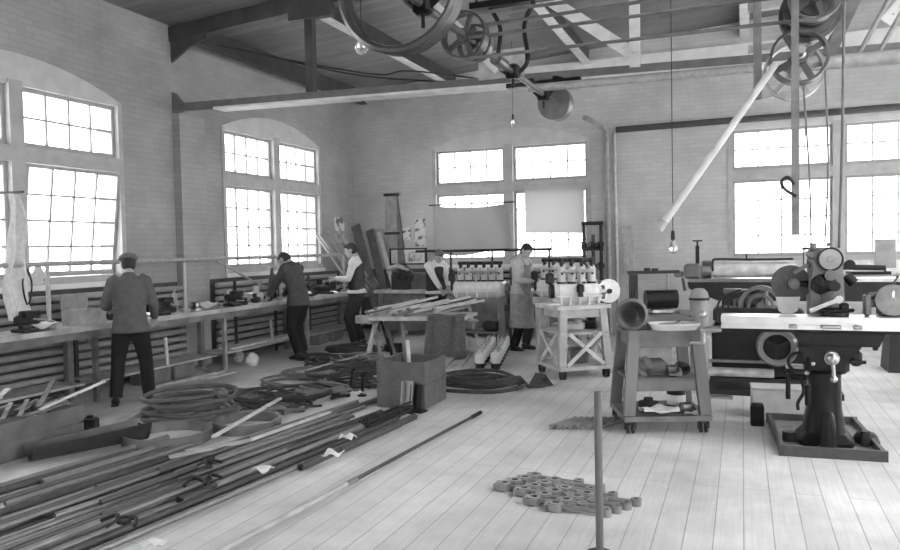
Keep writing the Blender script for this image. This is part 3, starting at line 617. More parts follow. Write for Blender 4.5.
MB().bbox(-1.98, -1.78, YB - .03, YB - .005, 1.1, 1.95).build('wall_rule', M('rule_board', .42, .6)); tag(bpy.data.objects['wall_rule'], 'tall grey marking board with holes on the end wall by the pipes', 'board')
# cloth and paper hung across the end window
tag(MB().sheet(lambda u, v: (-5.50 + 1.5 * u, YB - .16 + .035 * math.sin(5 * u + 3 * v) + .03 * math.sin(11 * u - 4 * v), 2.42 - .05 * math.sin(PI * u) - .88 * v - .04 * math.sin(6 * u) * v), 22, 14, .004).build('hung_cloth', CLOTH), 'grey wrinkled cloth sheet hung over the lower half of the end window', 'cloth')
tag(MB().sheet(lambda u, v: (-3.72 + 1.1 * u, YB - .14 + .012 * math.sin(4 * u + 2 * v), 2.72 - .03 * u - .86 * v), 12, 10, .003).build('hung_paper', CLOTHT), 'thin white paper sheet hung over the right half of the end window', 'paper')
hl = MB(); hl.cyl((-5.62, YB - .17, 2.44), (-3.9, YB - .17, 2.44), .012); hl.build('hanging_rod', STEELD); tag(bpy.data.objects['hanging_rod'], 'thin rod across the end window carrying the grey cloth', 'rod')
ar2 = thing('air_line', 'dark pipe line on short posts before the end window', 'pipe', (-4.2, 12.8, BZ), wc=True)
MB().cyl((-5.7, 12.85, 1.56), (-3.1, 12.85, 1.56), .026, n=10).build('pipe', STEELD, ar2)
for x in (-5.0, -4.2, -3.15): MB().cyl((x, 12.85, BZ), (x, 12.85, 1.54), .02, n=10).build('post', STEELD, ar2)
# far bench along the end wall
fb = thing('workbench', 'dark far workbench along the end wall behind the engines', 'workbench', (-5, 12.9, 0), wc=True)
MB().bbox(-6.45, -2.6, 12.55, 13.25, BZ - .06, BZ).build('tabletop', BENCHT, fb)
MB().bbox(-6.4, -2.7, 12.62, 12.66, .1, BZ - .06).build('front_panel', WOODD, fb)
for x in (-6.35, -4.5, -2.7): MB().bbox(x, x + .08, 12.56, 12.62, 0, BZ - .06).build('leg', WOODD, fb)
hs = thing('power_hacksaw', 'small dark belt-driven grinder at the corner end of the far bench', 'grinder', (-6.0, 12.85, BZ), wc=True)
MB().bevel_box((-6.0, 12.85, .98), (.34, .3, .36), .03).build('body', MACHD, hs)
w_ = MB(); w_.ring((-5.86, 12.66, 1.12), (0, 1, 0), .15, .02, .04); w_.cyl((-5.86, 12.62, 1.12), (-5.86, 12.72, 1.12), .05); w_.bar((-6.0, 12.66, 1.12), (-5.72, 12.66, 1.12), .03, .03); w_.bar((-5.86, 12.66, .98), (-5.86, 12.66, 1.26), .03, .03); w_.build('belt_wheel', STEELD, hs)
g_ = MB(); g_.loft([(-6.2, 12.68, 1.24), (-6.0, 12.66, 1.3), (-5.75, 12.64, 1.22)], [(.05, .04), (.07, .05), (.03, .03)]); g_.build('guard', PIPEL, hs)
fm = thing('bench_motor', 'dark round-faced motor on the far bench by the vested man', 'motor', (-5.15, 12.9, BZ), wc=True)
MB().bevel_box((-5.2, 12.9, .84), (.4, .3, .08), .02).build('base', STEELD, fm); MB().cyl((-5.4, 12.9, 1.05), (-5.0, 12.9, 1.05), .17, n=20).build('housing', IRON, fm); MB().cyl((-5.0, 12.9, 1.05), (-4.9, 12.9, 1.05), .05).build('pulley', STEEL, fm)
tb = thing('tool_chest', 'plain grey chest on the far bench between grinder and motor', 'chest', (-5.62, 12.9, BZ), wc=True)
MB().bevel_box((-5.62, 12.95, .97), (.36, .3, .34), .01).build('body', M('chest_grey', .16, .5), tb); MB().bevel_box((-5.62, 12.95, 1.15), (.37, .31, .02), .005).build('lid', M('chest_lid', .22, .5), tb)

# ------------------------------------------------------------------ people
M_LIP = M('lips', .2, .5, var=.1)
def ik(a, b, l1, l2, pole):
    a, b = Vector(a), Vector(b); d = b - a; L = min(d.length, (l1 + l2) * .999); dn = d.normalized(); b = a + dn * L
    x = (l1 * l1 - l2 * l2 + L * L) / (2 * L); h = math.sqrt(max(0, l1 * l1 - x * x)); p = Vector(pole); p = (p - dn * p.dot(dn)).normalized()
    return a + dn * x + p * h, b
def person(label, loc, rz, k=1.0, lean=.05, turn=0., head=(.35, 0), hands=((-.2, .45, 1.0), (.2, .45, 1.0)), feet=((-.13, 0), (.13, .05)), hip=(0, 0), hip_z=.93,
           outfit='coat', coat=COATG, legs=TROUS, sleeves=None, hair=HAIRD, cap=False, apron=False, hold=.25, elbow=-.45):
    t = thing('person', label, 'person', loc, rz)
    V = lambda x, y, z: Vector((x, y, z)) * k
    pel = V(hip[0], hip[1], hip_z); sl, cl = math.sin(lean), math.cos(lean)
    X = Vector((math.cos(turn), math.sin(turn), 0)); up = Vector((-math.sin(turn) * sl, math.cos(turn) * sl, cl)); fw = X.cross(up) * -1
    fw = up.cross(X)                                   # forward of the chest
    waist = pel + V(0, 0, .1) + up * .04 * k; chest = pel + V(0, 0, .06) + up * .33 * k; neck = pel + V(0, 0, .05) + up * .53 * k - fw * .01 * k
    hp, hy = head; hup = (up * math.cos(hp) + fw * math.sin(hp)).normalized(); hfw0 = (fw * math.cos(hp) - up * math.sin(hp)).normalized()
    q = Quaternion(hup, hy); hfw = q @ hfw0; hx = q @ X
    hc = neck + up * .03 * k + hup * .108 * k + hfw * .035 * k; hk = k * 1.07
    sh = [neck + X * s * .172 * k - up * .085 * k for s in (-1, 1)]
    arms = []
    for s, hnd, S in zip((-1, 1), hands, sh):
        H = Vector(hnd) * k; e, wv = ik(S, H, .295 * k, .26 * k, X * s * .35 + Vector((0, 0, -.8)) + fw * elbow); arms.append((S, e, wv))
    lg = []
    for s, f in zip((-1, 1), feet):
        h = pel + X * s * .09 * k - V(0, 0, .02); a = V(f[0], f[1], .085); kn, an = ik(h, a, .43 * k, .43 * k, fw + X * s * .15); lg.append((h, kn, a, s))
    def add_torso(m, g=0, top=True, low=True):
        P = [pel - V(0, 0, .09), pel, waist, waist.lerp(chest, .55), chest, neck - up * .07 * k, neck - up * .02 * k]; R = [(.155, .105), (.172, .12), (.15, .105), (.162, .115), (.182, .118), (.14, .09), (.07, .06)]
        m.loft(P, [(a * k + g, b * k + g) for a, b in R], 16, X)
    def add_arm(m, S, e, wv, g=0, end=1.0):
        w2 = e.lerp(wv, end); m.loft([S - (S - neck) * .4 + up * .02 * k, S, S.lerp(e, .3), S.lerp(e, .75), e, e.lerp(w2, .35), w2], [r * k + g for r in (.05, .062, .055, .045, .041, .04, .029)], 12)
        m.sph(S, .062 * k + g, 10)
    def add_leg(m, h, kn, a, g=0, end=1.0):
        a2 = kn.lerp(a, end); m.loft([h + V(0, 0, .06), h - V(0, 0, .04), h.lerp(kn, .55), kn, kn.lerp(a2, .35), a2], [r * k + g for r in (.085, .095, .078, .058, .056, .042)], 12)
    # ---- the body, one surface
    b = MB(); add_torso(b)
    b.loft([neck - up * .05 * k, neck + up * .04 * k, hc - hup * .05 * k], [.062 * k, .054 * k, .05 * k], 12)
    def E3(c, rx, ry, rz_): # ellipsoid in the head frame
        o = MB(); o.sph((0, 0, 0), (rx * hk, ry * hk, rz_ * hk), 18); b.add([c + hx * p.x + hfw * p.y + hup * p.z for p in o.v], o.f)
    E3(hc + hup * .02 * k, .076, .095, .095); E3(hc - hup * .055 * k + hfw * .03 * k, .056, .062, .062); E3(hc - hup * .095 * k + hfw * .058 * k, .026, .024, .02)
    b.loft([hc + hup * .022 * k + hfw * .088 * k, hc - hup * .01 * k + hfw * .106 * k, hc - hup * .026 * k + hfw * .088 * k], [(.009 * k, .009 * k), (.014 * k, .017 * k), (.011 * k, .01 * k)], 8)
    for s in (-1, 1):
        E3(hc + hx * s * .078 * k - hfw * .005 * k, .01, .022, .034); E3(hc + hx * s * .033 * k + hfw * .078 * k + hup * .036 * k, .02, .014, .009)
    E3(hc - hup * .055 * k + hfw * .084 * k, .024, .012, .011)
    for (S, e, wv), s in zip(arms, (-1, 1)):
        add_arm(b, S, e, wv); d = (wv - e).normalized(); side = X * s; n = d.cross(side)
        if n.length < .2: n = d.cross(Vector((0, 0, 1)))
        n.normalize(); n = n if n.z > 0 else -n; ac = d.cross(n).normalized()
        pc = wv + d * .045 * k; o = MB(); o.sph((0, 0, 0), (.041 * k, .052 * k, .018 * k), 12); b.add([pc + ac * p.x + d * p.y + n * p.z for p in o.v], o.f)
        for j in range(4):
            f0 = pc + d * .035 * k + ac * (j - 1.5) * .0205 * k; L = (.07, .082, .076, .058)[j] * k; c1 = d * math.cos(hold) - n * math.sin(hold); c2 = d * math.cos(hold * 2.6) - n * math.sin(hold * 2.6)
            b.loft([f0 - d * .02 * k, f0, f0 + c1 * L * .5, f0 + c1 * L * .5 + c2 * L * .5], [.0095 * k, .0095 * k, .0085 * k, .0065 * k], 8)
        td = X * -s; td = (td - d * td.dot(d)); td = td.normalized() if td.length > .1 else ac
        b.loft([wv + d * .015 * k + td * .012 * k, wv + d * .045 * k + td * .05 * k, wv + d * .085 * k + td * .062 * k - n * .01 * k], [.012 * k, .011 * k, .008 * k], 8)
    for h, kn, a, s in lg:
        add_leg(b, h, kn, a); b.loft([a + V(0, -.05, -.05), a + V(0, 0, -.035), a + V(s * .012, .09, -.055), a + V(s * .02, .16, -.065)], [(.035 * k, .035 * k), (.04 * k, .04 * k), (.042 * k, .026 * k), (.03 * k, .015 * k)], 12, (1, 0, 0))
    b.build('body', SKIN, t, remesh=.0062 * k, sm=3)
    # ---- face details
    for s in (-1, 1):
        o = MB(); c = hc + hx * s * .032 * k + hfw * .084 * k + hup * .016 * k; o.sph(c, .0095 * k, 8); o.build('eye', HAIRD, t)
        o = MB(); c = hc + hx * s * .032 * k + hfw * .09 * k + hup * .036 * k; o.bar(c - hx * .017 * k, c + hx * .017 * k, .01 * k, .006 * k); o.build('eyebrow', hair, t)
    o = MB(); c = hc - hup * .057 * k + hfw * .096 * k; o.bar(c - hx * .02 * k, c + hx * .02 * k, .008 * k, .006 * k); o.build('mouth', M_LIP, t)
    # ---- hair and cap
    def H3(m, c, rx, ry, rz_):
        o = MB(); o.sph((0, 0, 0), (rx * hk, ry * hk, rz_ * hk), 16); m.add([c + hx * p.x + hfw * p.y + hup * p.z for p in o.v], o.f)
    m = MB(); H3(m, hc + hup * .035 * k - hfw * .012 * k, .081, .095, .088); H3(m, hc - hfw * .035 * k - hup * .015 * k, .074, .066, .075)
    if not cap: H3(m, hc + hup * .085 * k + hfw * .035 * k, .062, .056, .034)
    m.build('hair', hair, t, remesh=.008, sm=3)
    if cap:
        m = MB(); H3(m, hc + hup * .078 * k - hfw * .015 * k, .1, .122, .046); H3(m, hc + hup * .065 * k, .088, .105, .035); H3(m, hc + hup * .112 * k, .02, .02, .012)
        m.loft([hc + hup * .06 * k + hfw * .07 * k, hc + hup * .05 * k + hfw * .12 * k, hc + hup * .04 * k + hfw * .138 * k], [(.065 * k, .009 * k), (.06 * k, .009 * k), (.04 * k, .007 * k)], 14, hx)
        m.build('cap', CAPM, t, remesh=.007, sm=3)
    # ---- clothes
    m = MB()
    for h, kn, a, s in lg:
        m.loft([h + V(0, 0, .08), h - V(0, 0, .05), h.lerp(kn, .55), kn, kn.lerp(a, .4), kn.lerp(a, .97)], [r * k for r in (.1, .112, .096, .08, .078, .072)], 14)
    m.loft([pel - V(0, 0, .11), pel - V(0, 0, .03), pel + V(0, 0, .06), waist], [(.15 * k, .11 * k), (.185 * k, .133 * k), (.178 * k, .125 * k), (.165 * k, .12 * k)], 16, X)
    m.build('trousers', legs, t, remesh=.013, sm=4)
    for h, kn, a, s in lg:
        m = MB(); m.loft([a + V(0, -.065, -.045), a + V(0, -.03, -.025), a + V(s * .01, .05, -.04), a + V(s * .015, .13, -.053), a + V(s * .02, .185, -.06)], [(.034 * k, .036 * k), (.045 * k, .055 * k), (.048 * k, .042 * k), (.05 * k, .03 * k), (.03 * k, .02 * k)], 14, (1, 0, 0)); m.bevel_box(a + V(s * .012, .06, -.077), (.092 * k, .25 * k, .016 * k), .006); m.build('boot', SHOE, t, remesh=.009, sm=3)
    def upper(g, hem, collar=True):
        m = MB(); h0 = pel + V(0, 0, hem); g = g + .004
        m.loft([h0, pel + V(0, 0, hem * .4 + .02), waist, waist.lerp(chest, .55), chest, neck - up * .07 * k, neck - up * .015 * k], [(a * k + g, c * k + g) for a, c in ((.2, .15), (.186, .14), (.158, .115), (.165, .12), (.184, .122), (.168, .1), (.075, .065))], 18, X)
        return m
    if outfit == 'coat':
        m = upper(.012, -.09)
        for S, e, wv in arms: add_arm(m, S, e, wv, .017, .97)
        m.loft([neck - up * .03 * k, neck + up * .03 * k], [(.078 * k, .075 * k), (.07 * k, .068 * k)], 14, X)
        m.build('coat', coat, t, remesh=.012, sm=5)
    else:
        m = upper(.009, -.02)
        for S, e, wv in arms: add_arm(m, S, e, wv, .013, .92)
        m.loft([neck - up * .03 * k, neck + up * .025 * k], [(.07 * k, .068 * k), (.063 * k, .062 * k)], 14, X)
        m.build('shirt', sleeves or SHIRT, t, remesh=.012, sm=4)
        if outfit == 'vest':
            m = MB(); h0 = pel + V(0, 0, -.06)
            m.loft([h0, waist, waist.lerp(chest, .55), chest, neck - up * .085 * k], [(a * k, c * k) for a, c in ((.2, .15), (.188, .142), (.196, .15), (.206, .156), (.15, .118))], 18, X)
            m.build('vest', coat, t, remesh=.012, sm=4)
        if outfit == 'overalls' or apron:
            m = MB(); bib = lambda u, v: (chest + up * .06 * k).lerp(pel + up * -.02, v) + X * (u - .5) * (.2 + .14 * v) * k + fw * (.172 - .12 * abs(u - .5) ** 2 * 4 * (.6 + .4 * v)) * k
            m.sheet(bib, 10, 10, .012)
            lowz = .38 if apron else .75
            m.sheet(lambda u, v: Vector((0, 0, 0)) + (pel * (1 - v) + Vector((pel.x * .8, pel.y * .5, lowz * k)) * v) + X * math.sin((u - .5) * PI * 1.25) * (.215 + .05 * v) * k + fw * math.cos((u - .5) * PI * 1.25) * (.185 + .05 * v) * k + fw * .02 * math.sin(u * 14) * v, 18, 10, .012)
            for s in (-1, 1): m.bar(chest + up * .06 * k + X * s * .085 * k + fw * .14 * k, neck + X * s * .075 * k - up * .01 * k + fw * .05 * k, .03 * k, .012)
            m.build('apron', APRON if apron else legs, t, remesh=.0095, sm=3)
    return t

person('person in cap and grey work coat standing with back turned at the near bench', (-6.12, 6.22, 0), math.radians(42), k=.925, lean=.1, turn=.0, head=(.32, .35), hands=((-.26, .38, 1.12), (.25, .3, .98)), feet=((-.19, -.02), (.17, .0)), hip=(-.01, .03), coat=COATG, cap=True, elbow=-.3)
person('person in charcoal jacket and black trousers bending over the middle of the bench', (-6.24, 9.62, 0), math.radians(80), k=.955, lean=.3, head=(.6, .1), hands=((-.16, .5, .93), (.14, .46, .92)), feet=((-.1, -.12), (.1, -.02)), hip=(0, -.03), coat=COATD)
person('person in white shirt sleeves and dark vest working at the far end of the bench', (-6.0, 11.05, 0), math.radians(108), k=.985, lean=.04, head=(.3, .1), hands=((-.1, .34, 1.17), (.12, .36, 1.14)), feet=((-.14, .02), (.15, -.05)), outfit='vest', coat=VEST, legs=TROUS, hold=.5)
person('grey-haired person in dark vest looking down behind the rod-covered trestle table', (-4.86, 11.75, 0), math.radians(-128), k=.925, lean=.1, head=(.6, .0), hands=((-.02, .44, 1.02), (.12, .42, 1.0)), feet=((-.12, 0), (.12, .05)), outfit='vest', coat=VEST, hair=HAIRG, hold=.5)
person('person in pale shirt and long canvas apron bending his head over an engine', (-3.22, 11.25, 0), math.radians(-108), k=.965, lean=.06, head=(.62, -.1), hands=((-.1, .36, 1.1), (.14, .33, 1.12)), feet=((-.12, 0), (.12, -.06)), outfit='overalls', apron=True, sleeves=SHIRTG, legs=TROUS, hold=.5)

# ------------------------------------------------------------------ pipes, coils and boxes on the floor
rr = random.Random(21)
def tubepipe(name, a, b, r, mat, label, group=None, cat='pipe'):      # an open-ended pipe with a wall thickness
    a, b = Vector(a), Vector(b); t = (b - a).normalized(); L = (b - a).length
    m = MB(); m.lathe([(r * .78, 0), (r, 0), (r, L), (r * .78, L)], a, t, 12, close=True)
    return tag(m.build(name, mat), label, cat, group)
PIPEM = M('mid_pipe', .13, .4, .4, var=.15)
lab1 = 'long steel pipe lying in the heap that sweeps across the near floor'
XE = []
x = -3.0; k = 0
while x > -4.62:
    r = rr.choice((.018, .021, .025, .028)); x -= r
    dense = x > -3.62
    y0 = rr.choice((2.1, 2.4, 3.0, 3.4, 3.8)) if k > 1 else 2.2; y1 = rr.uniform(5.4, 6.4) + max(0, (-3.1 - x)) * 1.3; y1 = min(y1, 7.8) if x > -4.0 else rr.uniform(4.6, 5.4)
    s = .105 + .016 * (rr.random() - .5)
    xa = lambda y: x - (6.2 - y) * s + .1
    if -3.62 < x < -2.95: y1 = min(y1, 6.5)
    tubepipe('steel_pipe', (xa(y0), y0, r + .001), (xa(y1), y1, r + .001), r, (PIPE, PIPED, PIPE, PIPEM)[k % 4], lab1, 'long pipes heaped on the near floor')
    x -= r + (rr.choice((.008, .02, .035, .05)) if dense else rr.choice((.012, .02, .06, .12))); k += 1
for k in range(12):                                             # second layer
    x = -3.12 - .75 * (k + .3 * rr.random()) / 12; r = rr.choice((.014, .018, .022)); L = rr.uniform(1.4, 2.8); y0 = rr.uniform(2.5, 4.2); y1 = min(y0 + L, 6.1); s = .08 + .09 * rr.random()
    xa = lambda y: x - (6.2 - y) * s + .08
    tubepipe('steel_pipe', (xa(y0), y0, .056 + r), (xa(y1), y1, .056 + r), r, (PIPE, PIPEM)[k % 2], 'steel pipe lying on top of the heap of pipes on the near floor', 'pipes on top of the near heap')
for k in range(9):                                             # short tubes whose cut ends show along the right edge
    y0 = 4.5 + .16 * k; x = -2.93 - (6.2 - y0) * .11 + .02 * (k % 3)
    if k in (1, 4, 6): tubepipe('short_tube', (x + .05, y0, .031), (x + .12, y0 + .95, .031), .03, PIPED, 'short open tube lying along the right edge of the pipe heap', 'short tubes edging the pipe heap')
# bundle of thin rods near the crate
tr_ = thing('rod_bundle', 'wired bundle of thin dark rods lying in front of the large bin', 'rods', (-3.1, 6.25, 0), math.radians(-6))
for k in range(14):
    a = k * 2.4; q = .011 * math.sqrt(k) * 1.35; MB().cyl((q * math.cos(a), -.42 + .02 * (k % 4), .066 + q * math.sin(a)), (q * math.cos(a), .36 + .03 * (k % 3), .066 + q * math.sin(a)), .0105, n=8).build('rod', STEELD, tr_)
for y in (-.2, .15): MB().torus((0, y, .066), (0, 1, 0), .064, .006, 20, 6).build('binding_wire', PIPED, tr_)
# long pole on the open floor, joint in the middle
lp = thing('floor_pole', 'long slender jointed pole lying alone across the open pale floor', 'pole', (-2.5, 5, 0), wc=True)
a, m_, b = Vector((-2.66, 2.6, .02)), Vector((-2.52, 4.5, .02)), Vector((-2.37, 6.78, .02))
MB().cyl(a, m_, .018, n=10).build('rod', WOOD, lp); MB().cyl(m_, b, .014, n=10).build('rod', PIPED, lp); MB().cyl(m_ - Vector((.005, .06, 0)), m_ + Vector((.005, .06, 0)), .0195, n=10).build('coupling', PIPE, lp); MB().cyl(b - Vector((.012, .2, 0)), b + Vector((0, .02, 0)), .0195, n=10).build('ferrule', STEELD, lp)
# coils of hose, wire and hoops between the pipes and the bench
def coil(u, v, R, n, r, label, mat=RUBBER, hgt=None, messy=.05, name='hose_coil', group=None):
    c = PZ(u, v); m = MB(); pts = []; st = 28
    for i in range(n * st + 1):
        a = 2 * PI * i / st; tn = i / st; rad = R * (1 - messy * .5 * math.sin(tn * 2.3 + u) + messy * math.sin(a * 2 + tn) * .4) - (tn % 2) * r * 1.6
        pts.append((rad * math.cos(a), rad * math.sin(a), r + (tn / max(1, n)) * (hgt if hgt is not None else r * n * 1.2) + r * .3 * math.sin(3 * a + tn)))
    a = 2 * PI * n; e = Vector(pts[-1]); pts += [(R * 1.15, .12 * R + .2 * R, r * 1.2), (R * 1.5, .6 * R, r * 1.1)]
    m.loft(pts, [r] * len(pts), 7)
    o = m.build(name, mat, loc=(c.x, c.y, 0)); return tag(o, label, 'coil', group)
LC = 'loose coil of hose or wire among the coils heaped between pipes and bench'
coil(190, 420, .42, 5, .022, 'big untidy pile of looped hose nearest the capped man', M('hose_mix', .09, .5), .26, .28)
coil(197, 408, .36, 4, .016, 'slack loops of thin hose lying behind the big untidy hose pile', M('grey_hose', .22, .55), .16, .2)
for i, (u, v, R, n, r, mat) in enumerate(((262, 402, .36, 3, .02, RUBBER), (250, 413, .34, 2, .022, M('grey_hose2', .16, .6)), (300, 398, .34, 3, .018, RUBBER), (294, 385, .36, 3, .016, M('wire_coil', .12, .5)), (330, 378, .34, 4, .017, RUBBER), (338, 366, .42, 4, .018, RUBBER), (357, 362, .36, 4, .016, M('wire_coil_b', .18, .5)), (322, 392, .3, 3, .016, M('grey_hose3', .2, .6)), (345, 388, .28, 3, .014, STEELD), (365, 374, .3, 3, .016, RUBBER), (228, 398, .33, 3, .013, M('wire_coil_c', .15, .5)), (275, 408, .3, 3, .014, RUBBER), (310, 374, .34, 3, .013, M('wire_coil_d', .2, .5)), (352, 352, .4, 4, .018, RUBBER), (320, 360, .36, 2, .02, RUBBER), (225, 415, .3, 2, .012, M('wire_coil_e', .22, .5)), (372, 386, .26, 3, .013, RUBBER))):
    coil(u, v, R, n, r, LC, mat, None, .3, 'hose_coil', 'dark coils between the pipes and the bench')
def hoop(u, v, R, label, z=.0):
    c = PZ(u, v); m = MB(); m.ring((0, 0, .045 + z), (0, 0, 1), R, .012, .045, 40); return tag(m.build('sheet_hoop', M('hoop_steel', .2, .45, .5), loc=(c.x, c.y, 0)), label, 'hoop')
hoop(168, 440, .36, 'broad flat metal hoop lying at the near end of the coils'); hoop(247, 428, .3, 'broad flat metal hoop lying against the pipes behind the near hoop')
coil(480, 389, .46, 4, .022, 'thick coil of black hose lying right of the large bin', RUBBER, .14, .22)
coil(472, 384, .25, 2, .018, 'inner loops of black hose lying inside the thick coil by the bin', RUBBER, .1, .3)
# strips, laths and rags among them
for i, (u, v, u2, v2, w, mat, lab) in enumerate(((213, 437, 281, 398, .035, WOODP, 'pale lath lying across the coils toward the bin'), (170, 457, 250, 440, .05, WOOD, 'grey board edge lying beside the near hoop'), (250, 440, 330, 412, .03, WOODP, 'pale strip lying along the left edge of the pipe heap'), (200, 380, 236, 372, .03, WOOD, 'grey batten lying on the floor by the bench foot'), (300, 372, 372, 352, .025, WOOD, 'thin grey batten lying behind the coils'))):
    a, b = PZ(u, v, .1), PZ(u2, v2, .1); tag(MB().bar(a, b, w, .02).build('lath', mat), lab, 'lath')
for i, (u, v, s, lab) in enumerate(((263, 469, 1, 'white crumpled rag on the pipes near the middle of the heap'), (333, 454, 1.1, 'white crumpled rag on the pipes close to the right edge'), (348, 437, 1, 'white crumpled rag on the pipes in front of the bin'), (153, 543, .9, 'white crumpled rag at the near right edge of the pipes'), (357, 393, .9, 'white crumpled rag among the coils left of the bin'))):
    c = PZ(u, v, .12); tag(MB().sheet(lambda p, q: ((p - .5) * .12, (q - .5) * .1, .022 + .02 * math.sin(p * 6 + i) * math.cos(q * 5 + i * 2)), 10, 8, .005).build('crumpled_rag', RAG, loc=(c.x, c.y, .105)), lab, 'rag'); bpy.data.objects['crumpled_rag' + ('' if i == 0 else '.%03d' % i)].scale = (s, s, s)
for i, (u, v, lab) in enumerate(((118, 520, 'bent dark clamp lying on the near end of the pipes'), (200, 480, 'twisted dark bracket lying on the pipes'), (210, 462, 'forked dark bracket lying on the pipes behind the twisted one'))):
    c = PZ(u, v, .13); m = MB(); m.tube([(-.16, -.02, .02), (-.05, .04, .06), (.03, -.02, .03), (.13, .05, .05), (.2, -.03, .02)], .018, 8); m.tube([(0, -.12, .02), (.02, 0, .05), (-.03, .12, .02)], .014, 8); m.bevel_box((.06, 0, .03), (.1, .07, .04), .01)
    o = tag(m.build('bent_bracket', STEELD, loc=(c.x, c.y, .105)), lab, 'bracket'); o.rotation_euler = (0, 0, i * 1.1); o.scale = (.7, .7, .7)
for (u, v, lab) in ((351, 391, 'upright dark hook bolt standing among the coils'), (362, 396, 'dark bent bolt standing left of the bin')):
    c = PZ(u, v); m = MB(); m.cyl((0, 0, 0), (0, 0, .02), .05, n=14); m.tube([(0, 0, .02), (.01, 0, .14), (.03, 0, .24), (.07, .01, .26)], .016, 8); tag(m.build('hook_bolt', IRON, loc=(c.x, c.y, 0)), lab, 'bolt')

def open_box(name, label, loc, rz, sx, sy, h, mat, seam=True, th=.025, cat='box'):
    t = thing(name, label, cat, loc, rz)
    def side(c, d): 
        b = MB()
        if seam: b.box((c[0], c[1], h * .27), (d[0], d[1], h * .54 - .018)); b.box((c[0], c[1], h * .7825), (d[0], d[1], h * .435)); b.box((c[0], c[1], h * .53), (max(d[0] - .03, .006), max(d[1] - .03, .006), .04)); 
        else: b.box((c[0], c[1], h / 2), (d[0], d[1], h))
        b.build('side_panel', mat, t)
    side((0, -sy / 2 + th / 2), (sx, th)); side((0, sy / 2 - th / 2), (sx, th)); side((-sx / 2 + th / 2, 0), (th, sy - 2 * th)); side((sx / 2 - th / 2, 0), (th, sy - 2 * th))
    MB().box((0, 0, .015), (sx - 2 * th, sy - 2 * th, .03)).build('bottom', mat, t); return t
binm = M('bin_board', .12, .55, 0, var=.2, scale=7)
open_box('large_bin', 'large square grey bin with a seam around its middle beside the pipes', (-3.22, 7.09, 0), math.radians(0), .53, .58, .475, binm, cat='bin')
for i, (x0, y0, x1, y1, z1, mat, lab) in enumerate(((-3.4, 7.0, -3.55, 6.95, .68, WOODD, 'dark stick leaning out of the left of the large bin'), (-3.33, 7.25, -3.42, 7.3, .82, WOODD, 'dark angle bar leaning out of the back of the large bin'), (-3.2, 7.05, -3.27, 7.1, .66, WOODP, 'pale stick standing in the large bin'))):
    tag(MB().bar((x0, y0, .04), (x1, y1, z1), .035, .02, (0, 1, 0)).build('loose_stick', mat), lab, 'stick')
for i, (c, h, lab) in enumerate((((-3.1, 6.72), .30, 'angle iron standing with its foot on the floor before the bin'), ((-3.02, 6.76), .26, 'second angle iron leaning on the bin right of the first'))):
    t = thing('angle_bracket', lab, 'angle iron', (c[0], c[1], 0), -.15); m = MB(); m.bar((0, -.02, .02), (0, .03, h), .10, .012, (0, 1, 0)); m.bar((-.045, -.05, .02), (-.045, .0, h), .012, .07, (0, 1, 0)); m.build('upright', STEELD if i else PIPE, t); MB().box((0, -.03, .01), (.2, .12, .02)).build('foot', STEELD, t)
# scrap crate and trough at the near left
sc_ = open_box('scrap_crate', 'long wooden crate of metal scrap at the near end of the bench', (-5.68, 4.3, 0), 0, .62, 1.15, .31, M('crate_wood', .13, .65, 0, var=.3, scale=6, bump=.3))
rr = random.Random(5)
for k in range(20):
    x, y = -5.68 + rr.uniform(-.2, .2), 4.3 + rr.uniform(-.42, .42); a = rr.uniform(0, PI); L = rr.uniform(.1, .2); z = .26 + .06 * rr.random()
    dx, dy = L * math.cos(a) * .6, L * math.sin(a); tag(MB().bar((x - dx, y - dy, z), (x + dx, y + dy, z + rr.uniform(0, .09)), .035, .012).build('scrap_strip', PIPE if k % 3 else WOODD), 'short strip of scrap metal lying in the long wooden crate', 'scrap', 'scrap strips in the wooden crate')
tag(MB().box((-5.68, 4.3, .13), (.55, 1.06, .2)).build('scrap_filling', WOODD), 'dark fill of small scrap inside the long wooden crate', 'scrap', kind='stuff')
for i, (a, b, lab) in enumerate((((-5.5, 4.55, .33), (-5.4, 5.15, .47), 'pale strip sticking out over the right of the scrap crate'), ((-5.78, 4.2, .35), (-5.95, 4.62, .47), 'pale strip sticking up at the back left of the scrap crate'), ((-5.6, 4.62, .33), (-5.86, 5.0, .48), 'dark bar sticking up at the back right of the scrap crate'))):
    tag(MB().bar(a, b, .04, .014).build('scrap_lath', WOODP if i < 2 else WOODD), lab, 'strip')
tg = thing('sheet_trough', 'dark sheet metal trough lying on the floor before the scrap crate', 'trough', (-5.02, 4.62, 0), math.radians(66))
m = MB(); n = 10
def trf(u, v): w_ = .12 + .01 * u; return ((u - .5) * .92, (v - .5) * 2 * w_, .012 + .15 * (abs(v - .5) * 2) ** 2.2 * (.75 + .35 * u))
m.sheet(trf, 8, 12, -.008); m.build('body', M('trough_steel', .07, .4, .5, var=.3), tg)
MB().prism([(-.11, .13), (.11, .13), (.09, .06), (.03, .02), (-.03, .02), (-.09, .06)], .012, (.44, 0, .01), ((0, 1, 0), (0, 0, 1), (1, 0, 0))).build('end_plate', STEELD, tg)
sk = PZ(90, 432); ob = thing('small_block', 'small dark block on the floor at the right end of the scrap crate', 'block', (sk.x - .05, sk.y + .05, 0), .3); MB().bevel_box((0, 0, .06), (.14, .1, .12), .012).build('body', STEELD, ob); MB().cyl((0, 0, .12), (0, 0, .14), .03).build('cap', IRON, ob)
a, b = PZ(92, 437, .03), PZ(150, 408, .03); tag(MB().bar(a, b, .1, .05).build('floor_board', WOOD), 'grey board lying on the floor behind the trough', 'board')
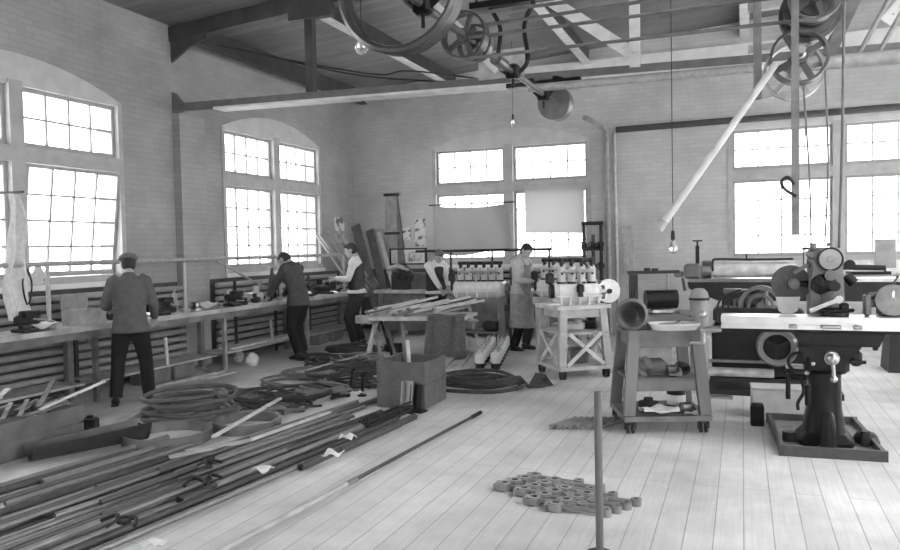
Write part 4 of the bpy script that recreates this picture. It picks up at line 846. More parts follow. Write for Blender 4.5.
# dark wedge and pole
c = PZ(541, 386); wd = thing('iron_wedge', 'dark wedge-shaped iron casting on the floor before the cart with crossed braces', 'casting', (c.x, c.y, 0), .9)
MB().prism([(-.14, 0), (.14, 0), (.11, .03), (.02, .145), (-.03, .145), (-.12, .03)], .13, (0, 0, 0)).build('body', MACHD, wd); MB().cyl((0, -.08, .085), (0, .08, .085), .022).build('bolt', IRON, wd)
fp = thing('floor_post', 'slim upright post standing by itself close to the camera', 'post', (-.70, 3.86, 0)); MB().cyl((0, 0, .012), (0, 0, .86), .0205, .0205, n=14).build('shaft', M('post_grey', .13, .5, .1, var=.15), fp); MB().cyl((0, 0, 0), (0, 0, .014), .07, n=20).build('base_plate', STEELD, fp)

# ------------------------------------------------------------------ connecting rods in rows on the floor
def conrod():
    t = thing('connecting_rod', 'forged connecting rod lying in the interlocked lattice of rods on the near floor', 'connecting rod', (0, 0, 0), 0, 'connecting rods in the lattice')
    m = MB(); m.loft([(0, -.13, .028), (0, -.02, .026), (0, .1, .024)], [(.024, .02), (.018, .015), (.016, .013)], 10, (1, 0, 0)); m.build('shank', STEELD if 0 else PIPE, t)
    m = MB(); m.ring((0, -.175, .028), (0, 0, 1), .034, .011, .027, 20); m.bevel_box((0, -.225, .028), (.094, .03, .05), .008); m.bevel_box((-.04, -.18, .028), (.018, .07, .045), .006); m.bevel_box((.04, -.18, .028), (.018, .07, .045), .006); m.build('big_end', M('rod_iron', .28, .4, .5), t)
    m = MB(); m.ring((0, .13, .024), (0, 0, 1), .024, .009, .022, 18); m.build('small_end', PIPE, t); return t
cr0 = conrod(); first = True
d_ = (PZ(606, 518) - PZ(563, 513)); d_.z = 0; d_.normalize(); st_ = PZ(634, 505) - PZ(600, 517); st_ = Vector((st_.x, st_.y, 0)).normalized()
O0 = PZ(511, 491); O0.z = 0; cst = (PZ(566, 511) - PZ(509, 492)) / 3; cst.z = 0
for col in range(4):
    for row in range(4):
        pos = O0 + cst * col + st_ * (.094 * row + .047 * (col % 2) - .03 * col) + d_ * .13; rz = math.atan2(d_.y, d_.x) - PI / 2
        if first: cr0.location = pos; cr0.rotation_euler = (0, 0, rz); first = False
        else: copy_tree(cr0, loc=pos, rz=rz)
ca0 = thing('cam_rod', 'rough finned casting bar lying in the far row beside the loaded cart', 'bar', (0, 0, 0), 0, 'casting bars in the far row')
m = MB(); pts = [(0, -.2 + .4 * i / 12, .024) for i in range(13)]; m.loft(pts, [.016 + .007 * (i % 2) for i in range(13)], 9); m.build('bar', M('bar_iron', .3, .5, .3), ca0); MB().cyl((0, -.225, .024), (0, -.19, .024), .022, n=12).build('collar', PIPE, ca0)
for k in range(9):
    pos = (-1.50 + .052 * k, 6.62 + .012 * k, 0)
    if k == 0: ca0.location = pos; ca0.rotation_euler = (0, 0, -.35)
    else: copy_tree(ca0, loc=pos, rz=-.35)

# ------------------------------------------------------------------ trestle table with rods, cloth over one end
TZ = .60
tt = thing('trestle_table', 'low pale trestle table heaped with rods in front of the far bench', 'table', (-4.65, 10.55, 0), math.radians(6))
for k in range(4): MB().box((0, -.39 + .26 * k, TZ - .025), (1.62, .25, .05)).build('top_board', WOODP, tt)
MB().bevel_box((-.74, -.47, TZ - .035), (.22, .1, .12), .012).build('end_block', WOOD, tt)
for x in (-.66, .62):
    for s in (-1, 1): MB().bar((x, s * .12, TZ - .1), (x + (-.05 if x < 0 else .05), s * .38, 0), .09, .045, (1, 0, 0)).build('leg', WOODP, tt)
    MB().box((x, 0, TZ - .085), (.1, .75, .07)).build('cross_beam', WOOD, tt); MB().box((x, 0, .28), (.05, .5, .06)).build('stretcher', WOOD, tt)
rr = random.Random(4); q = Quaternion((0, 0, 1), math.radians(6)); o_ = Vector((-4.65, 10.55, 0))
for k in range(15):
    x = -.55 + .082 * k; z = TZ + .022 + .046 * (k % 3); L = .40 + .1 * rr.random(); a = 1.0 + .3 * rr.random() if k % 4 else 1.5
    c = Vector((x + .05, .02 + .12 * (rr.random() - .5), z)); d = Vector((math.cos(a * .75), math.sin(a * .75), .0)) * L
    p0, p1 = o_ + q @ (c - d), o_ + q @ (c + d) + Vector((0, 0, .07 + .06 * (k % 2)))
    t = thing('push_rod', 'slim pale rod heaped slantwise on the low trestle table', 'rod', p0, 0, 'rods heaped on the trestle table', wc=True)
    MB().cyl(p0, p1, .021, n=9).build('tube', (PIPEL, WOODP, WOODP)[k % 3], t); MB().cyl(p0 - (p1 - p0) * .03, p0 + (p1 - p0) * .02, .024, n=9).build('end_cap', PIPE, t)
for i, (x, y, lab) in enumerate(((-.28, .42, 'rough block standing at the back of the trestle table'), (-.12, .44, 'small rough lump beside the block on the trestle table'))):
    p = o_ + q @ Vector((x, y, TZ)); m = MB(); m.bevel_box((0, 0, .07 - .02 * i), (.13, .1, .14 - .04 * i), .03); m.cyl((0, 0, .1 - .04 * i), (.0, 0, .2 - .06 * i), .035, .03, n=10); tag(m.build('cast_lump', M('lump_grey_%d' % i, .28, .7, var=.3), loc=(p.x, p.y, TZ)), lab, 'casting')
def burl(u, v):
    x = .30 + .56 * u; w_ = .03 * math.sin(u * 13) + .015 * math.sin(u * 29 + v * 4)
    L = .12; s = v * (L + .62)
    if s < L: return o_ + q @ Vector((x, -.52 + (L - s), TZ + .03 + .01 * math.sin(u * 9)))
    return o_ + q @ Vector((x + .12 * (u - .4) * (s - L), -.545 + w_ - .22 * (s - L), TZ + .025 - (s - L) * .93))
tag(MB().sheet(burl, 20, 16, .008).build('burlap_cloth', BURLAP), 'dark burlap cloth draped over the right end of the trestle table', 'cloth')
for i, (u, v, u2, v2, lab) in enumerate(((455, 300, 478, 345, 'pale board leaning on the burlap end of the trestle table'), (497, 302, 498, 345, 'slim pale stick standing upright left of the aproned person'))):
    b = PZ(u2, v2); a = Vector((b.x - (.18 if i == 0 else .0), b.y + .1, .62 if i == 0 else .7)); 
    tag(MB().bar((b.x, b.y, .01), a, .06 if i == 0 else .04, .02).build('leaning_board', WOODP), lab, 'board')
for i, (u0, v0, u1, v1) in enumerate(((372, 322, 392, 356), (376, 322, 396, 357))):
    b = PZ(u1, v1); tag(MB().bar((b.x, b.y, .01), (b.x - .3, b.y + .25, .5), .04, .02).build('leaning_bar', WOODD if i else STEELD), ('dark bar', 'second dark bar')[i] + ' leaning against the left trestle legs', 'bar')
for i, (u, v, lab) in enumerate(((395, 352, 'low dark casting on the floor under the trestle table'), (440, 352, 'dark casting under the burlap end of the trestle table'))):
    c = PZ(u, v); m = MB(); m.bevel_box((0, 0, .07), (.3, .2, .14), .03); m.cyl((-.08, 0, .14), (-.08, 0, .22), .05); m.cyl((.1, -.12, .08), (.1, .12, .08), .05); tag(m.build('dark_casting', MACHD, loc=(c.x, c.y, 0)), lab, 'casting')

# ------------------------------------------------------------------ aircraft engines
def engine(label, loc, rz, ncyl=6, L=.98, discs=True):
    t = thing('inline_engine', label, 'engine', loc, rz); h = L / 2
    m = MB(); pr = [(-.13, 0), (.13, 0), (.17, .06), (.175, .17), (.15, .25), (-.15, .25), (-.175, .17), (-.17, .06)]; m.rings([[Vector((x, y * k, z * kz + (1 - kz) * .12)) for y, z in pr] for x, k, kz in ((-h, .62, .7), (-h + .05, 1, 1), (h - .05, 1, 1), (h, .62, .7))])
    cc = m.build('crankcase', ALU, t)
    MB().box((0, 0, .10), (L * .98, .385, .018)).build('joint_flange', ALU, cc)
    for k in range(5): MB().bevel_box((-h + L * (k + .5) / 5, -.175, .05), (.03, .03, .12), .008).build('rib', ALU, cc)
    for k in range(ncyl):
        x = -h + .1 + (L - .2) * k / (ncyl - 1); r = (L - .2) / (ncyl - 1) * .40
        m = MB(); m.lathe([(r * .8, .25), (r, .275), (r, .44), (r * .92, .46), (r * .55, .475), (0, .476)], (x, 0, 0), n=20); c = m.build('cylinder', ENAMEL, t)
        m = MB(); m.lathe([(r * 1.12, .25), (r * 1.12, .275), (r * .95, .276), (r * .95, .25)], (x, 0, 0), n=20, close=True); m.build('base_flange', STEELD, c)
        m = MB()
        for s in (-1, 1): m.cyl((x, s * r * .55, .46), (x, s * r * .7, .53), .016, n=8); m.cyl((x, s * r * .7, .53), (x, s * r * .7, .56), .024, n=8)
        m.cyl((x, -r * 1.0, .38), (x, -r * 1.15, .38), .018, n=8); m.build('valve_gear', STEELD, c)
    m = MB(); m.cyl((-h + .06, 0, .545), (h - .06, 0, .545), .028, n=12)
    for k in range(ncyl): x = -h + .1 + (L - .2) * k / (ncyl - 1); m.bevel_box((x, 0, .545), (.05, .1, .05), .01)
    m.build('camshaft_housing', STEELD, t)
    m = MB(); m.cyl((-h + .1, -.12, .41), (h - .1, -.12, .41), .022, n=10); m.tube([(0, -.12, .41), (0, -.2, .34), (0, -.21, .25)], .024, 8); m.build('intake_pipe', PIPEL, t)
    m = MB(); m.cyl((h, 0, .14), (h + .05, 0, .14), .1, n=22); m.cyl((h + .05, 0, .14), (h + .12, 0, .14), .045, n=16); m.build('propeller_hub', STEEL, t)
    m = MB(); m.cyl((-h - .05, 0, .16), (-h, 0, .16), .09, n=18); m.bevel_box((-h - .05, -.02, .32), (.1, .1, .14), .02); m.build('magneto_drive', STEELD, t)
    if discs:
        m = MB(); m.bevel_box((0, -.225, .2), (.09, .08, .11), .02); m.cyl((0, -.235, .1), (0, -.235, .15), .035); m.build('carburettor', STEELD, t)
    return t
def stand(label, loc, rz, L, H, mat):
    t = thing('engine_stand', label, 'stand', loc, rz)
    for s in (-1, 1): MB().box((0, s * .2, H - .05), (L, .09, .1)).build('rail', mat, t)
    for x in (-L / 2 + .08, L / 2 - .08):
        for s in (-1, 1): MB().box((x, s * .2, (H - .1) / 2), (.09, .09, H - .1)).build('leg', mat, t)
        MB().box((x, 0, H - .16), (.07, .31, .08)).build('cross_beam', mat, t)
    MB().box((0, 0, .28), (L - .2, .5, .03)).build('shelf', WOODD, t); return t
stand('timber stand under the engine before the grey hung cloth', (-3.9, 11.3, 0), 0, 1.0, .82, WOODD); engine('inline engine with white cylinders on the stand before the grey hung cloth', (-3.9, 11.3, .82), 0, L=.86, discs=False)
stand('timber stand under the engine at which the aproned person works', (-2.42, 11.0, 0), 0, .95, .86, WOOD); engine('inline engine with white cylinders on the stand at the aproned person\'s right hand', (-2.42, 11.0, .86), 0, L=.9, discs=False)
for i, (x, y, z) in enumerate(((-4.1, 11.3, .295), (-3.7, 11.3, .295), (-2.55, 11.0, .295), (-2.2, 11.0, .295))):
    m = MB(); m.bevel_box((0, 0, .08), (.26, .3, .16), .03); m.cyl((0, -.16, .1), (0, .16, .1), .07); tag(m.build('spare_casting', (M('spare_a', .3, .5, .3), MACHD)[i % 2], loc=(x, y, z)), ('pale casting', 'dark casting')[i % 2] + (' on the shelf of the left engine stand' if i < 2 else ' on the shelf of the right engine stand'), 'casting')

def cart(label, loc, rz, a, b, H, shelf, mat, braces, taper, top=None):
    t = thing('wheeled_stand', label, 'cart', loc, rz); x, y = a / 2, b / 2; base = .11; k = taper
    MB().box((0, 0, base + .0225), (a, b, .045)).build('base_board', mat, t)
    for sx in (-1, 1):
        for sy in (-1, 1):
            m = MB(); m.bar((sx * (x - .045), sy * (y - .045), base + .046), (sx * (x * k - .045), sy * (y * k - .045), H - .05), .095, .06, (0, 1, 0)); m.build('leg', mat, t)
            cs_ = MB(); cs_.box((sx * (x - .06), sy * (y - .06), base - .015), (.07, .07, .03)); cs_.bar((sx * (x - .06) - .03, sy * (y - .06), .035), (sx * (x - .06) - .03, sy * (y - .06), base - .01), .012, .04); cs_.bar((sx * (x - .06) + .03, sy * (y - .06), .035), (sx * (x - .06) + .03, sy * (y - .06), base - .01), .012, .04)
            c_ = cs_.build('caster', STEELD, t); w_ = MB()
            for e in (-.012, .012): w_.cyl((sx * (x - .06) + e * 1.8 - .008, sy * (y - .06), .04), (sx * (x - .06) + e * 1.8 + .008, sy * (y - .06), .04), .04, n=18)
            w_.build('wheel', RUBBER, c_)
    for sy in (-1, 1): MB().box((0, sy * (y * k - .045), H - .1), (a * k - .18, .045, .1)).build('rail', mat, t)
    for sx in (-1, 1): MB().box((sx * (x * k - .045), 0, H - .1), (.045, b * k - .18, .1)).build('rail', mat, t)
    if top == 'board':
        for i in range(3): MB().box((0, (i - 1) * (b * k / 3 + .01), H - .024), (a * k + .1, b * k / 3, .045)).build('top_board', WOODP, t)
    else: MB().box((0, 0, H - .024), (a * k + .02, b * k + .02, .045)).build('top_board', mat, t)
    if shelf:
        z, th_ = shelf; f = 1 - (1 - k) * (z - base) / (H - base); MB().box((0, 0, z), (a * f - .06, b * f - .12, .03)).build('shelf', mat, t)
        for sy in (-1, 1): MB().box((0, sy * (y * f - .06), z - th_ / 2), (a * f - .2, .04, th_)).build('shelf_rail', mat, t)
    if braces:
        for sy in (-1, 1):
            MB().bar((-x + .1, sy * (y - .01), base + .06), (x * k - .1, sy * (y * .97 - .005), H * .62), .045, .022, (0, 1, 0)).build('brace', WOODP, t); MB().bar((x - .1, sy * (y - .03), base + .06), (-x * k + .1, sy * (y * .97 - .025), H * .62), .045, .022, (0, 1, 0)).build('brace', WOODP, t)
        for sx in (-1, 1):
            MB().bar((sx * (x - .01), -y + .1, base + .06), (sx * (x * .97 - .005), y * k - .1, H * .62), .045, .022, (1, 0, 0)).build('brace', WOODP, t); MB().bar((sx * (x - .03), y - .1, base + .06), (sx * (x * .97 - .025), -y * k + .1, H * .62), .045, .022, (1, 0, 0)).build('brace', WOODP, t)
        MB().box((0, 0, H * .62), (a * .9, b * .9, .03)).build('shelf', WOOD, t)
    return t
PW = M('cart_wood_pale', .44, .6, 0, var=.2, scale=7, bump=.2)
cart('pale wheeled stand with crossed braces carrying an engine', (-1.98, 9.25, 0), math.radians(38), .70, .74, .89, None, PW, True, .88, 'board')
engine('short inline engine turned three quarters on the stand with crossed braces', (-1.93, 9.27, .89), math.radians(24), ncyl=4, L=.58)
fw_ = thing('flywheel', 'white-faced disc leaning at the right end of the short engine', 'wheel', (-1.56, 9.42, .89), .6); MB().cyl((0, -.02, .15), (0, .02, .15), .15, n=30).build('disc', ALU, fw_); MB().cyl((0, -.05, .15), (0, .05, .15), .03).build('hub', STEELD, fw_)
for i, (x, y, z, lab) in enumerate(((-1.95, 9.2, .568, 'pale casting on the middle shelf of the stand with crossed braces'), (-1.82, 9.42, .568, 'dark casting on the middle shelf of the stand with crossed braces'), (-1.9, 9.25, .157, 'grey bucket-shaped casting on the bottom board of the stand with crossed braces'))):
    m = MB()
    if i < 2: m.bevel_box((0, 0, .05), (.24, .16, .1), .02); m.cyl((.05, 0, .1), (.05, 0, .14), .05)
    else: m.lathe([(.1, 0), (.14, .16), (.15, .18), (.13, .18), (.09, .02), (0, .02)], n=22)
    tag(m.build('spare_casting', (ALU, MACHD, MACH)[i], loc=(x, y, z)), lab, 'casting')
pt = PZ(545, 302, .9)
tag(MB().box((-2.17, 9.05, .898), (.2, .16, .016), rz=.5).build('paper_sheet', RAG), 'white paper sheet on the left of the top of the stand with crossed braces', 'paper')

# cylinders standing in two rows on the floor
cy0 = thing('spare_cylinder', 'white spare engine cylinder standing in the double row on the floor', 'cylinder', (0, 0, 0), 0, 'spare cylinders in the double row')
m = MB(); m.lathe([(.062, .08), (.07, .1), (.07, .2), (.06, .215), (.035, .225), (0, .226)], n=20); m.build('jacket', ENAMEL, cy0)
m = MB(); m.lathe([(.055, 0), (.06, .005), (.06, .065), (.075, .068), (.075, .08), (.0, .08)], n=20); m.build('barrel', STEELD, cy0)
m = MB(); m.cyl((-.03, 0, .225), (-.03, 0, .26), .016, n=8); m.cyl((.03, 0, .225), (.03, 0, .26), .016, n=8); m.build('valve_stem', PIPEL, cy0)
dv = (PZ(494, 348) - PZ(481, 368)) ; dv.z = 0; dv.normalize()
base = PZ(480, 369); side = Vector((dv.y, -dv.x, 0))
for r_ in range(2):
    for k in range(7):
        p = Vector((base.x, base.y, 0)) + dv * (.3 * k) + side * (.21 * r_)
        if r_ == 0 and k == 0: cy0.location = p
        else: copy_tree(cy0, loc=p)
bb = thing('skid_boards', 'pair of grey boards lying beside the double row of cylinders', 'board', (base.x - .25, base.y + .3, 0), wc=True)
for s in (0, 1): p0 = Vector((base.x - .3 - .2 * s, base.y - .1, .02)); MB().bar(p0, p0 + dv * 1.5, .12, .03).build('board', WOOD, bb)

# pipe manifold against the end wall
pm_ = thing('pipe_manifold', 'rack of dark valves and risers on the end wall right of the engines', 'pipes', (-2.5, 13.2, 0), wc=True)
for k, x in enumerate((-2.62, -2.46, -2.32)):
    MB().cyl((x, 13.3, 0), (x, 13.3, 2.02 if k != 1 else 1.8), .032, n=10).build('riser', STEELD, pm_)
    for z in (.7, 1.25, 1.62): v_ = MB(); v_.sph((x, 13.3, z), .06, 10); v_.cyl((x, 13.24, z), (x, 13.14, z), .014, n=8); v_.torus((x, 13.13, z), (0, 1, 0), .05, .012, 16, 6); v_.build('valve', IRON if z < 1 else STEELD, pm_)
for z in (2.0, 1.55): MB().cyl((-2.66, 13.3, z), (-2.28, 13.3, z), .035, n=10).build('header', STEELD, pm_)
dm = thing('steam_drum', 'dark drum with domed end on the floor below the pipe rack', 'tank', (-2.42, 12.95, 0), wc=True); m = MB(); m.lathe([(0, 0), (.18, 0), (.2, .03), (.2, .8), (.14, .9), (0, .94)], (-2.42, 12.92, 0), n=22); m.build('tank', MACHD, dm); MB().cyl((-2.42, 12.92, .94), (-2.42, 12.92, 1.05), .03).build('neck', STEEL, dm)
plank((-1.80, 13.05, .02), (-1.9, 13.40, 1.5), .07, .025, WOOD, 'grey batten leaning on the end wall beside the tall pipes')

# ------------------------------------------------------------------ loaded cart in front
DW = M('cart_wood_grey', .17, .6, 0, var=.3, scale=5, bump=.3, stretch=(1, 1, .35))
CA = (-.70, 6.83); CRZ = math.radians(20)
cart('grey wheeled stand with leaning legs crowded with machine parts', (CA[0], CA[1], 0), CRZ, .74, .66, .885, (.45, .09), DW, False, .84)
qc = Quaternion((0, 0, 1), CRZ)
def onc(x, y, z): return Vector((CA[0], CA[1], 0)) + qc @ Vector((x, y, z))
g = thing('gear_housing', 'open-mouthed round iron housing at the left of the crowded stand', 'housing', onc(-.27, -.2, .886), CRZ)
m = MB(); m.lathe([(.115, -.13), (.135, -.125), (.135, -.09), (.1, -.02), (.06, .12), (.05, .13), (.035, .12), (.08, -.03), (.1, -.11)], (0, 0, .14), (.25, 1, .0), 28, close=True); m.build('bell', M('housing_iron', .14, .42, .4, var=.3), g)
MB().bevel_box((0, .02, .02), (.2, .2, .04), .008).build('foot', MACHD, g); MB().lathe([(.0, 0), (.05, 0), (.03, .06), (.0, .06)], (-.015, -.06, .137), (.25, 1, 0), 18).build('inner_gear', STEELD, g)
m = MB(); m.tube([(.02, .1, .2), (.05, .14, .27), (.06, .15, .33)], .02, 8); m.build('lever', STEELD, g)
pn = thing('white_tray', 'white enamel tray holding tools at the front of the crowded stand', 'tray', onc(.07, -.24, .886), CRZ)
m = MB(); m.lathe([(0, .012), (.15, .012), (.19, .055), (.2, .055), (.205, .045), (.16, 0), (0, 0)], n=28); m.v = [Vector((math.copysign(abs(p.x / .2) ** .7, p.x) * .215, math.copysign(abs(p.y / .2) ** .7, p.y) * .15, p.z)) for p in m.v]; m.build('dish', ENAMEL, pn)
for i, (x, y, a, s) in enumerate(((-.05, -.02, .3, 1), (.03, .03, 1.3, .9), (.08, -.03, 2.2, .8))):
    p = onc(.07 + x, -.24 + y, .906); m = MB(); m.cyl((-.08, 0, .02), (.08, 0, .035), .012, n=8); m.bevel_box((.09, 0, .036), (.05, .035, .03), .008); o = m.build('hand_tool', STEEL if i != 1 else STEELD, loc=p); o.rotation_euler = (0, 0, a); o.scale = (s, s, s); tag(o, ('left bright tool', 'dark tool', 'right bright tool')[i] + ' lying in the white tray on the crowded stand', 'tool')
for i, (x, y, z, k, lab) in enumerate(((-.2, -.08, .466, 0, 'tilted grey gear casting at the left of the middle shelf of the crowded stand'), (-.05, -.05, .466, 1, 'rounded grey motor casting in the middle of the shelf of the crowded stand'), (.1, -.12, .466, 2, 'pale-nosed tool head on the shelf of the crowded stand'), (.2, -.05, .466, 3, 'ringed dark fitting at the right of the shelf of the crowded stand'), (.0, .15, .466, 5, 'upright pale panel at the back of the middle shelf of the crowded stand'),
        (-.12, -.12, .157, 4, 'stack of dark gears on the bottom board of the crowded stand'), (.16, .02, .157, 6, 'white-banded dark can on the bottom board of the crowded stand'), (-.06, -.25, .157, 7, 'white crumpled paper on the bottom board of the crowded stand'), (.2, -.22, .157, 2, 'small bright part at the front of the bottom board of the crowded stand'), (-.26, .05, .157, 8, 'pale ring leaning at the left of the bottom board of the crowded stand'))):
    p = onc(x, y, z); m = MB(); mat = MACHD
    if k == 0: m.lathe([(.03, 0), (.1, .0), (.1, .04), (.06, .05), (.06, .12), (.03, .12)], (0, 0, .06), (.6, -.5, .5), 18); m.bevel_box((.0, 0, .03), (.14, .12, .06), .012); mat = MACH
    if k == 1: m.loft([(-.11, 0, .07), (-.08, 0, .075), (.05, 0, .075), (.1, 0, .06), (.13, 0, .06)], [.04, .07, .075, .05, .03], 16); m.bevel_box((0, 0, .01), (.16, .1, .02), .005); mat = MACH
    if k == 2: m.cyl((-.06, 0, .05), (.04, .02, .05), .045, n=14); m.cyl((.04, -.03, .06), (.02, -.12, .03), .02, .025, n=12); m.bevel_box((0, 0, .012), (.1, .08, .024), .006); mat = STEEL
    if k == 3: m.ring((0, -.03, .055), (0, 1, 0), .04, .014, .02, 22); m.cyl((0, 0, .055), (0, .08, .055), .05, n=16); m.bevel_box((0, .03, .012), (.1, .1, .024), .006)
    if k == 4: m.lathe([(.02, 0), (.09, 0), (.09, .035), (.05, .036), (.05, .05), (.085, .051), (.085, .085), (.04, .086), (.04, .12), (.02, .12)], n=18)
    if k == 5: m.bbox(-.16, .16, -.01, .01, 0, .22); m.bbox(-.1, -.04, -.013, -.01, .05, .17); mat = M('back_panel', .5, .5, .0, var=.2)
    if k == 6: m.lathe([(0, 0), (.08, 0), (.08, .15), (.07, .16), (0, .16)], n=22); mat = MACHD
    if k == 7: m = junk(4, None, 0); mat = RAG
    if k == 8: m.torus((0, 0, .095), (1, .3, .2), .07, .02, 24, 8); mat = PIPEL
    tag(m.build(('gear_casting', 'motor_casting', 'boring_tool', 'ringed_fitting', 'gear_stack', 'back_panel', 'paint_can', 'crumpled_paper', 'pale_ring')[k], mat, loc=p), lab, ('casting', 'casting', 'tool', 'fitting', 'gears', 'panel', 'can', 'paper', 'ring')[k]).rotation_euler = (0, 0, CRZ)
can = bpy.data.objects['paint_can']; MB().lathe([(.081, .03), (.083, .03), (.083, .12), (.081, .12)], n=22, close=True).build('label_band', RAG, can)
# small drilling fixture on the back of the cart
fx = thing('filing_machine', 'square-armed bench machine with a dark motor on the crowded stand', 'machine', onc(.03, .16, .886), CRZ)
MB().bevel_box((.02, 0, .05), (.46, .26, .1), .012).build('base', MACH, fx)
MB().bbox(-.24, -.175, -.04, .04, 0, .46).build('post', MACHD, fx)
m = MB(); m.bbox(-.26, .2, -.035, .035, .462, .49); m.cyl((-.08, 0, .49), (-.08, 0, .515), .03); m.cyl((-.01, 0, .49), (-.01, 0, .51), .03); m.build('arm', MACHD, fx)
m = MB(); m.cyl((.1, 0, .3), (.1, 0, .46), .012, n=8); m.cyl((-.17, 0, .41), (.1, 0, .41), .008, n=8); m.build('spindle', STEEL, fx)
m = MB(); m.cyl((-.1, 0, .23), (.18, 0, .23), .085, n=22); m.bevel_box((.04, 0, .27), (.27, .15, .08), .02); m.build('motor', IRON, fx); MB().bevel_box((.04, 0, .125), (.2, .16, .05), .012).build('plinth', STEEL, fx)
m = MB(); m.bevel_box((.24, -.02, .1), (.12, .12, .06), .012); m.cyl((.22, -.12, .05), (.3, -.12, .05), .02); m.build('feed_block', MACH, fx)

# ------------------------------------------------------------------ big grinding lathe in the rear
la = thing('long_lathe', 'long lathe with a bright cylinder guard before the mill window', 'lathe', (.6, 10.6, 0), wc=True)
m = MB(); m.prism([(-.68, 1.10), (2.6, 1.10), (2.6, .98), (2.4, .86), (-.3, .86), (-.5, .94), (-.66, 1.02)], .5, (0, 10.6, 0)); m.build('bed', MACHD, la)
for x in (-.05, 1.9): m = MB(); m.rings([[Vector((x + sx * (.2 + .06 * (1 - t)), 10.6 + sy * (.22 + .06 * (1 - t)), .86 * t)) for sx, sy in ((-1, -1), (1, -1), (1, 1), (-1, 1))] for t in (0, .12, .9, 1)]); m.build('pedestal', MACHD, la)
MB().bbox(-.66, 2.6, 10.38, 10.82, 1.101, 1.14).build('slideways', STEEL, la)
m = MB(); m.bevel_box((-.62, 10.6, 1.24), (.22, .34, .2), .03); m.bevel_box((-.8, 10.55, 1.2), (.12, .1, .08), .02); m.cyl((-.75, 10.5, 1.15), (-.72, 10.5, .98), .02); m.build('headstock', MACH, la)
m = MB(); m.bbox(-.585, -.535, 10.56, 10.6, 1.34, 1.58); m.cyl((-.56, 10.58, 1.58), (-.56, 10.58, 1.64), .012); m.bbox(-.62, -.5, 10.55, 10.61, 1.635, 1.655); m.build('column', MACHD, la)
m = MB(); m.cyl((-.5, 10.6, 1.25), (-.38, 10.6, 1.25), .13, n=24); m.build('chuck', BRIGHT, la)
m = MB(); m.cyl((-.36, 10.55, 1.26), (2.4, 10.55, 1.26), .105, n=26); m.build('cylinder_guard', M('guard_zinc', .72, .4, .1), la)
m = MB(); m.tube([(-.36, 10.42, 1.24), (-.36, 10.42, 1.37), (-.3, 10.42, 1.4), (.1, 10.42, 1.39), (.6, 10.42, 1.39)], .014, 8); m.cyl((.05, 10.42, 1.39), (.05, 10.42, 1.46), .01); m.build('oil_pipe', STEELD, la)
m = MB(); m.cyl((.72, 10.4, 1.14), (.72, 10.4, 1.52), .008); m.cyl((1.0, 10.4, 1.14), (1.0, 10.4, 1.52), .008); m.cyl((.7, 10.4, 1.52), (1.02, 10.4, 1.52), .014); m.build('hand_rail', STEELD, la)
lp_ = thing('white_lamp_guard', 'white domed hood beneath the left end of the long lathe', 'hood', (-.62, 9.9, 0), wc=True); m = MB(); m.lathe([(0, 1.06), (.06, 1.05), (.10, 1.01), (.115, .95), (.115, .0), (0, .0)], (-.5, 9.75, 0), n=24); m.build('drum', M('pale_drum', .32, .5, 0, var=.1), lp_); MB().lathe([(.116, .91), (.125, .91), (.125, .94), (.116, .94)], (-.5, 9.75, 0), n=24, close=True).build('hoop', STEELD, lp_)

# dark grinder bed in the middle distance, its round port facing the camera
gb = thing('grinding_machine', 'black low machine bed with a big round port behind the milling machine', 'machine', (.25, 8.6, 0), wc=True)
m = MB(); m.bevel_box((.27, 8.72, .46), (1.16, .5, .56), .03); m.build('bed', IRON, gb)
m = MB(); m.bbox(-.36, .95, 8.40, 9.02, .0, .06); m.bbox(-.33, .9, 8.44, 8.99, .06, .18); m.build('plinth', MACHD, gb)
m = MB(); m.cyl((-.34, 8.38, .25), (.3, 8.38, .25), .05, n=16); m.build('feed_roller', M('roller_steel', .6, .3, .8), gb); MB().cyl((-.34, 8.42, .36), (.25, 8.42, .36), .018, n=10).build('feed_shaft', STEEL, gb)
m = MB(); m.lathe([(.135, .02), (.185, .03), (.205, .0), (.205, -.06), (.145, -.06), (.135, -.04)], (.33, 8.42, .52), (0, -1, 0), 32, close=True); m.v = [p for p in m.v]; m.build('port_ring', MACH, gb)
m = MB()
for k in range(3): a = .5 + 2.094 * k; m.bar((.33, 8.43, .52), (.33 + .12 * math.cos(a), 8.43, .52 + .12 * math.sin(a)), .02, .02, (0, 1, 0))
m.cyl((.33, 8.40, .52), (.33, 8.46, .52), .025); m.build('port_spider', STEELD, gb)
m = MB(); m.bevel_box((.15, 8.75, .83), (.9, .4, .16), .03); m.build('upper_slide', MACHD, gb)
m = MB(); m.bevel_box((.08, 8.8, 1.0), (.36, .26, .2), .03); m.bevel_box((-.1, 8.75, 1.08), (.2, .16, .06), .015); m.build('wheel_head', MACH, gb)
bw = MB(); bw.ring((.18, 8.62, .93), (.1, 1, 0), .2, .022, .035, 36); bw.ring((.18, 8.62, .93), (.1, 1, 0), .12, .015, .03, 30)
for k in range(5): a = k * 1.257; bw.bar((.18, 8.62, .93), (.18 + .19 * math.cos(a), 8.62 - .019 * math.cos(a), .93 + .19 * math.sin(a)), .02, .03, (0, 1, 0))
bw.cyl((.18, 8.58, .93), (.18, 8.66, .93), .04); bw.build('belt_wheel', MACH, gb)
for k in range(3): MB().tube([(-.02 + .1 * k, 8.66, 1.1), (-.22 + .05 * k, 8.6, 1.0), (-.26 + .07 * k, 8.55, .8), (-.2 + .08 * k, 8.52, .7)], .012, 7).build('oil_hose', STEELD, gb)
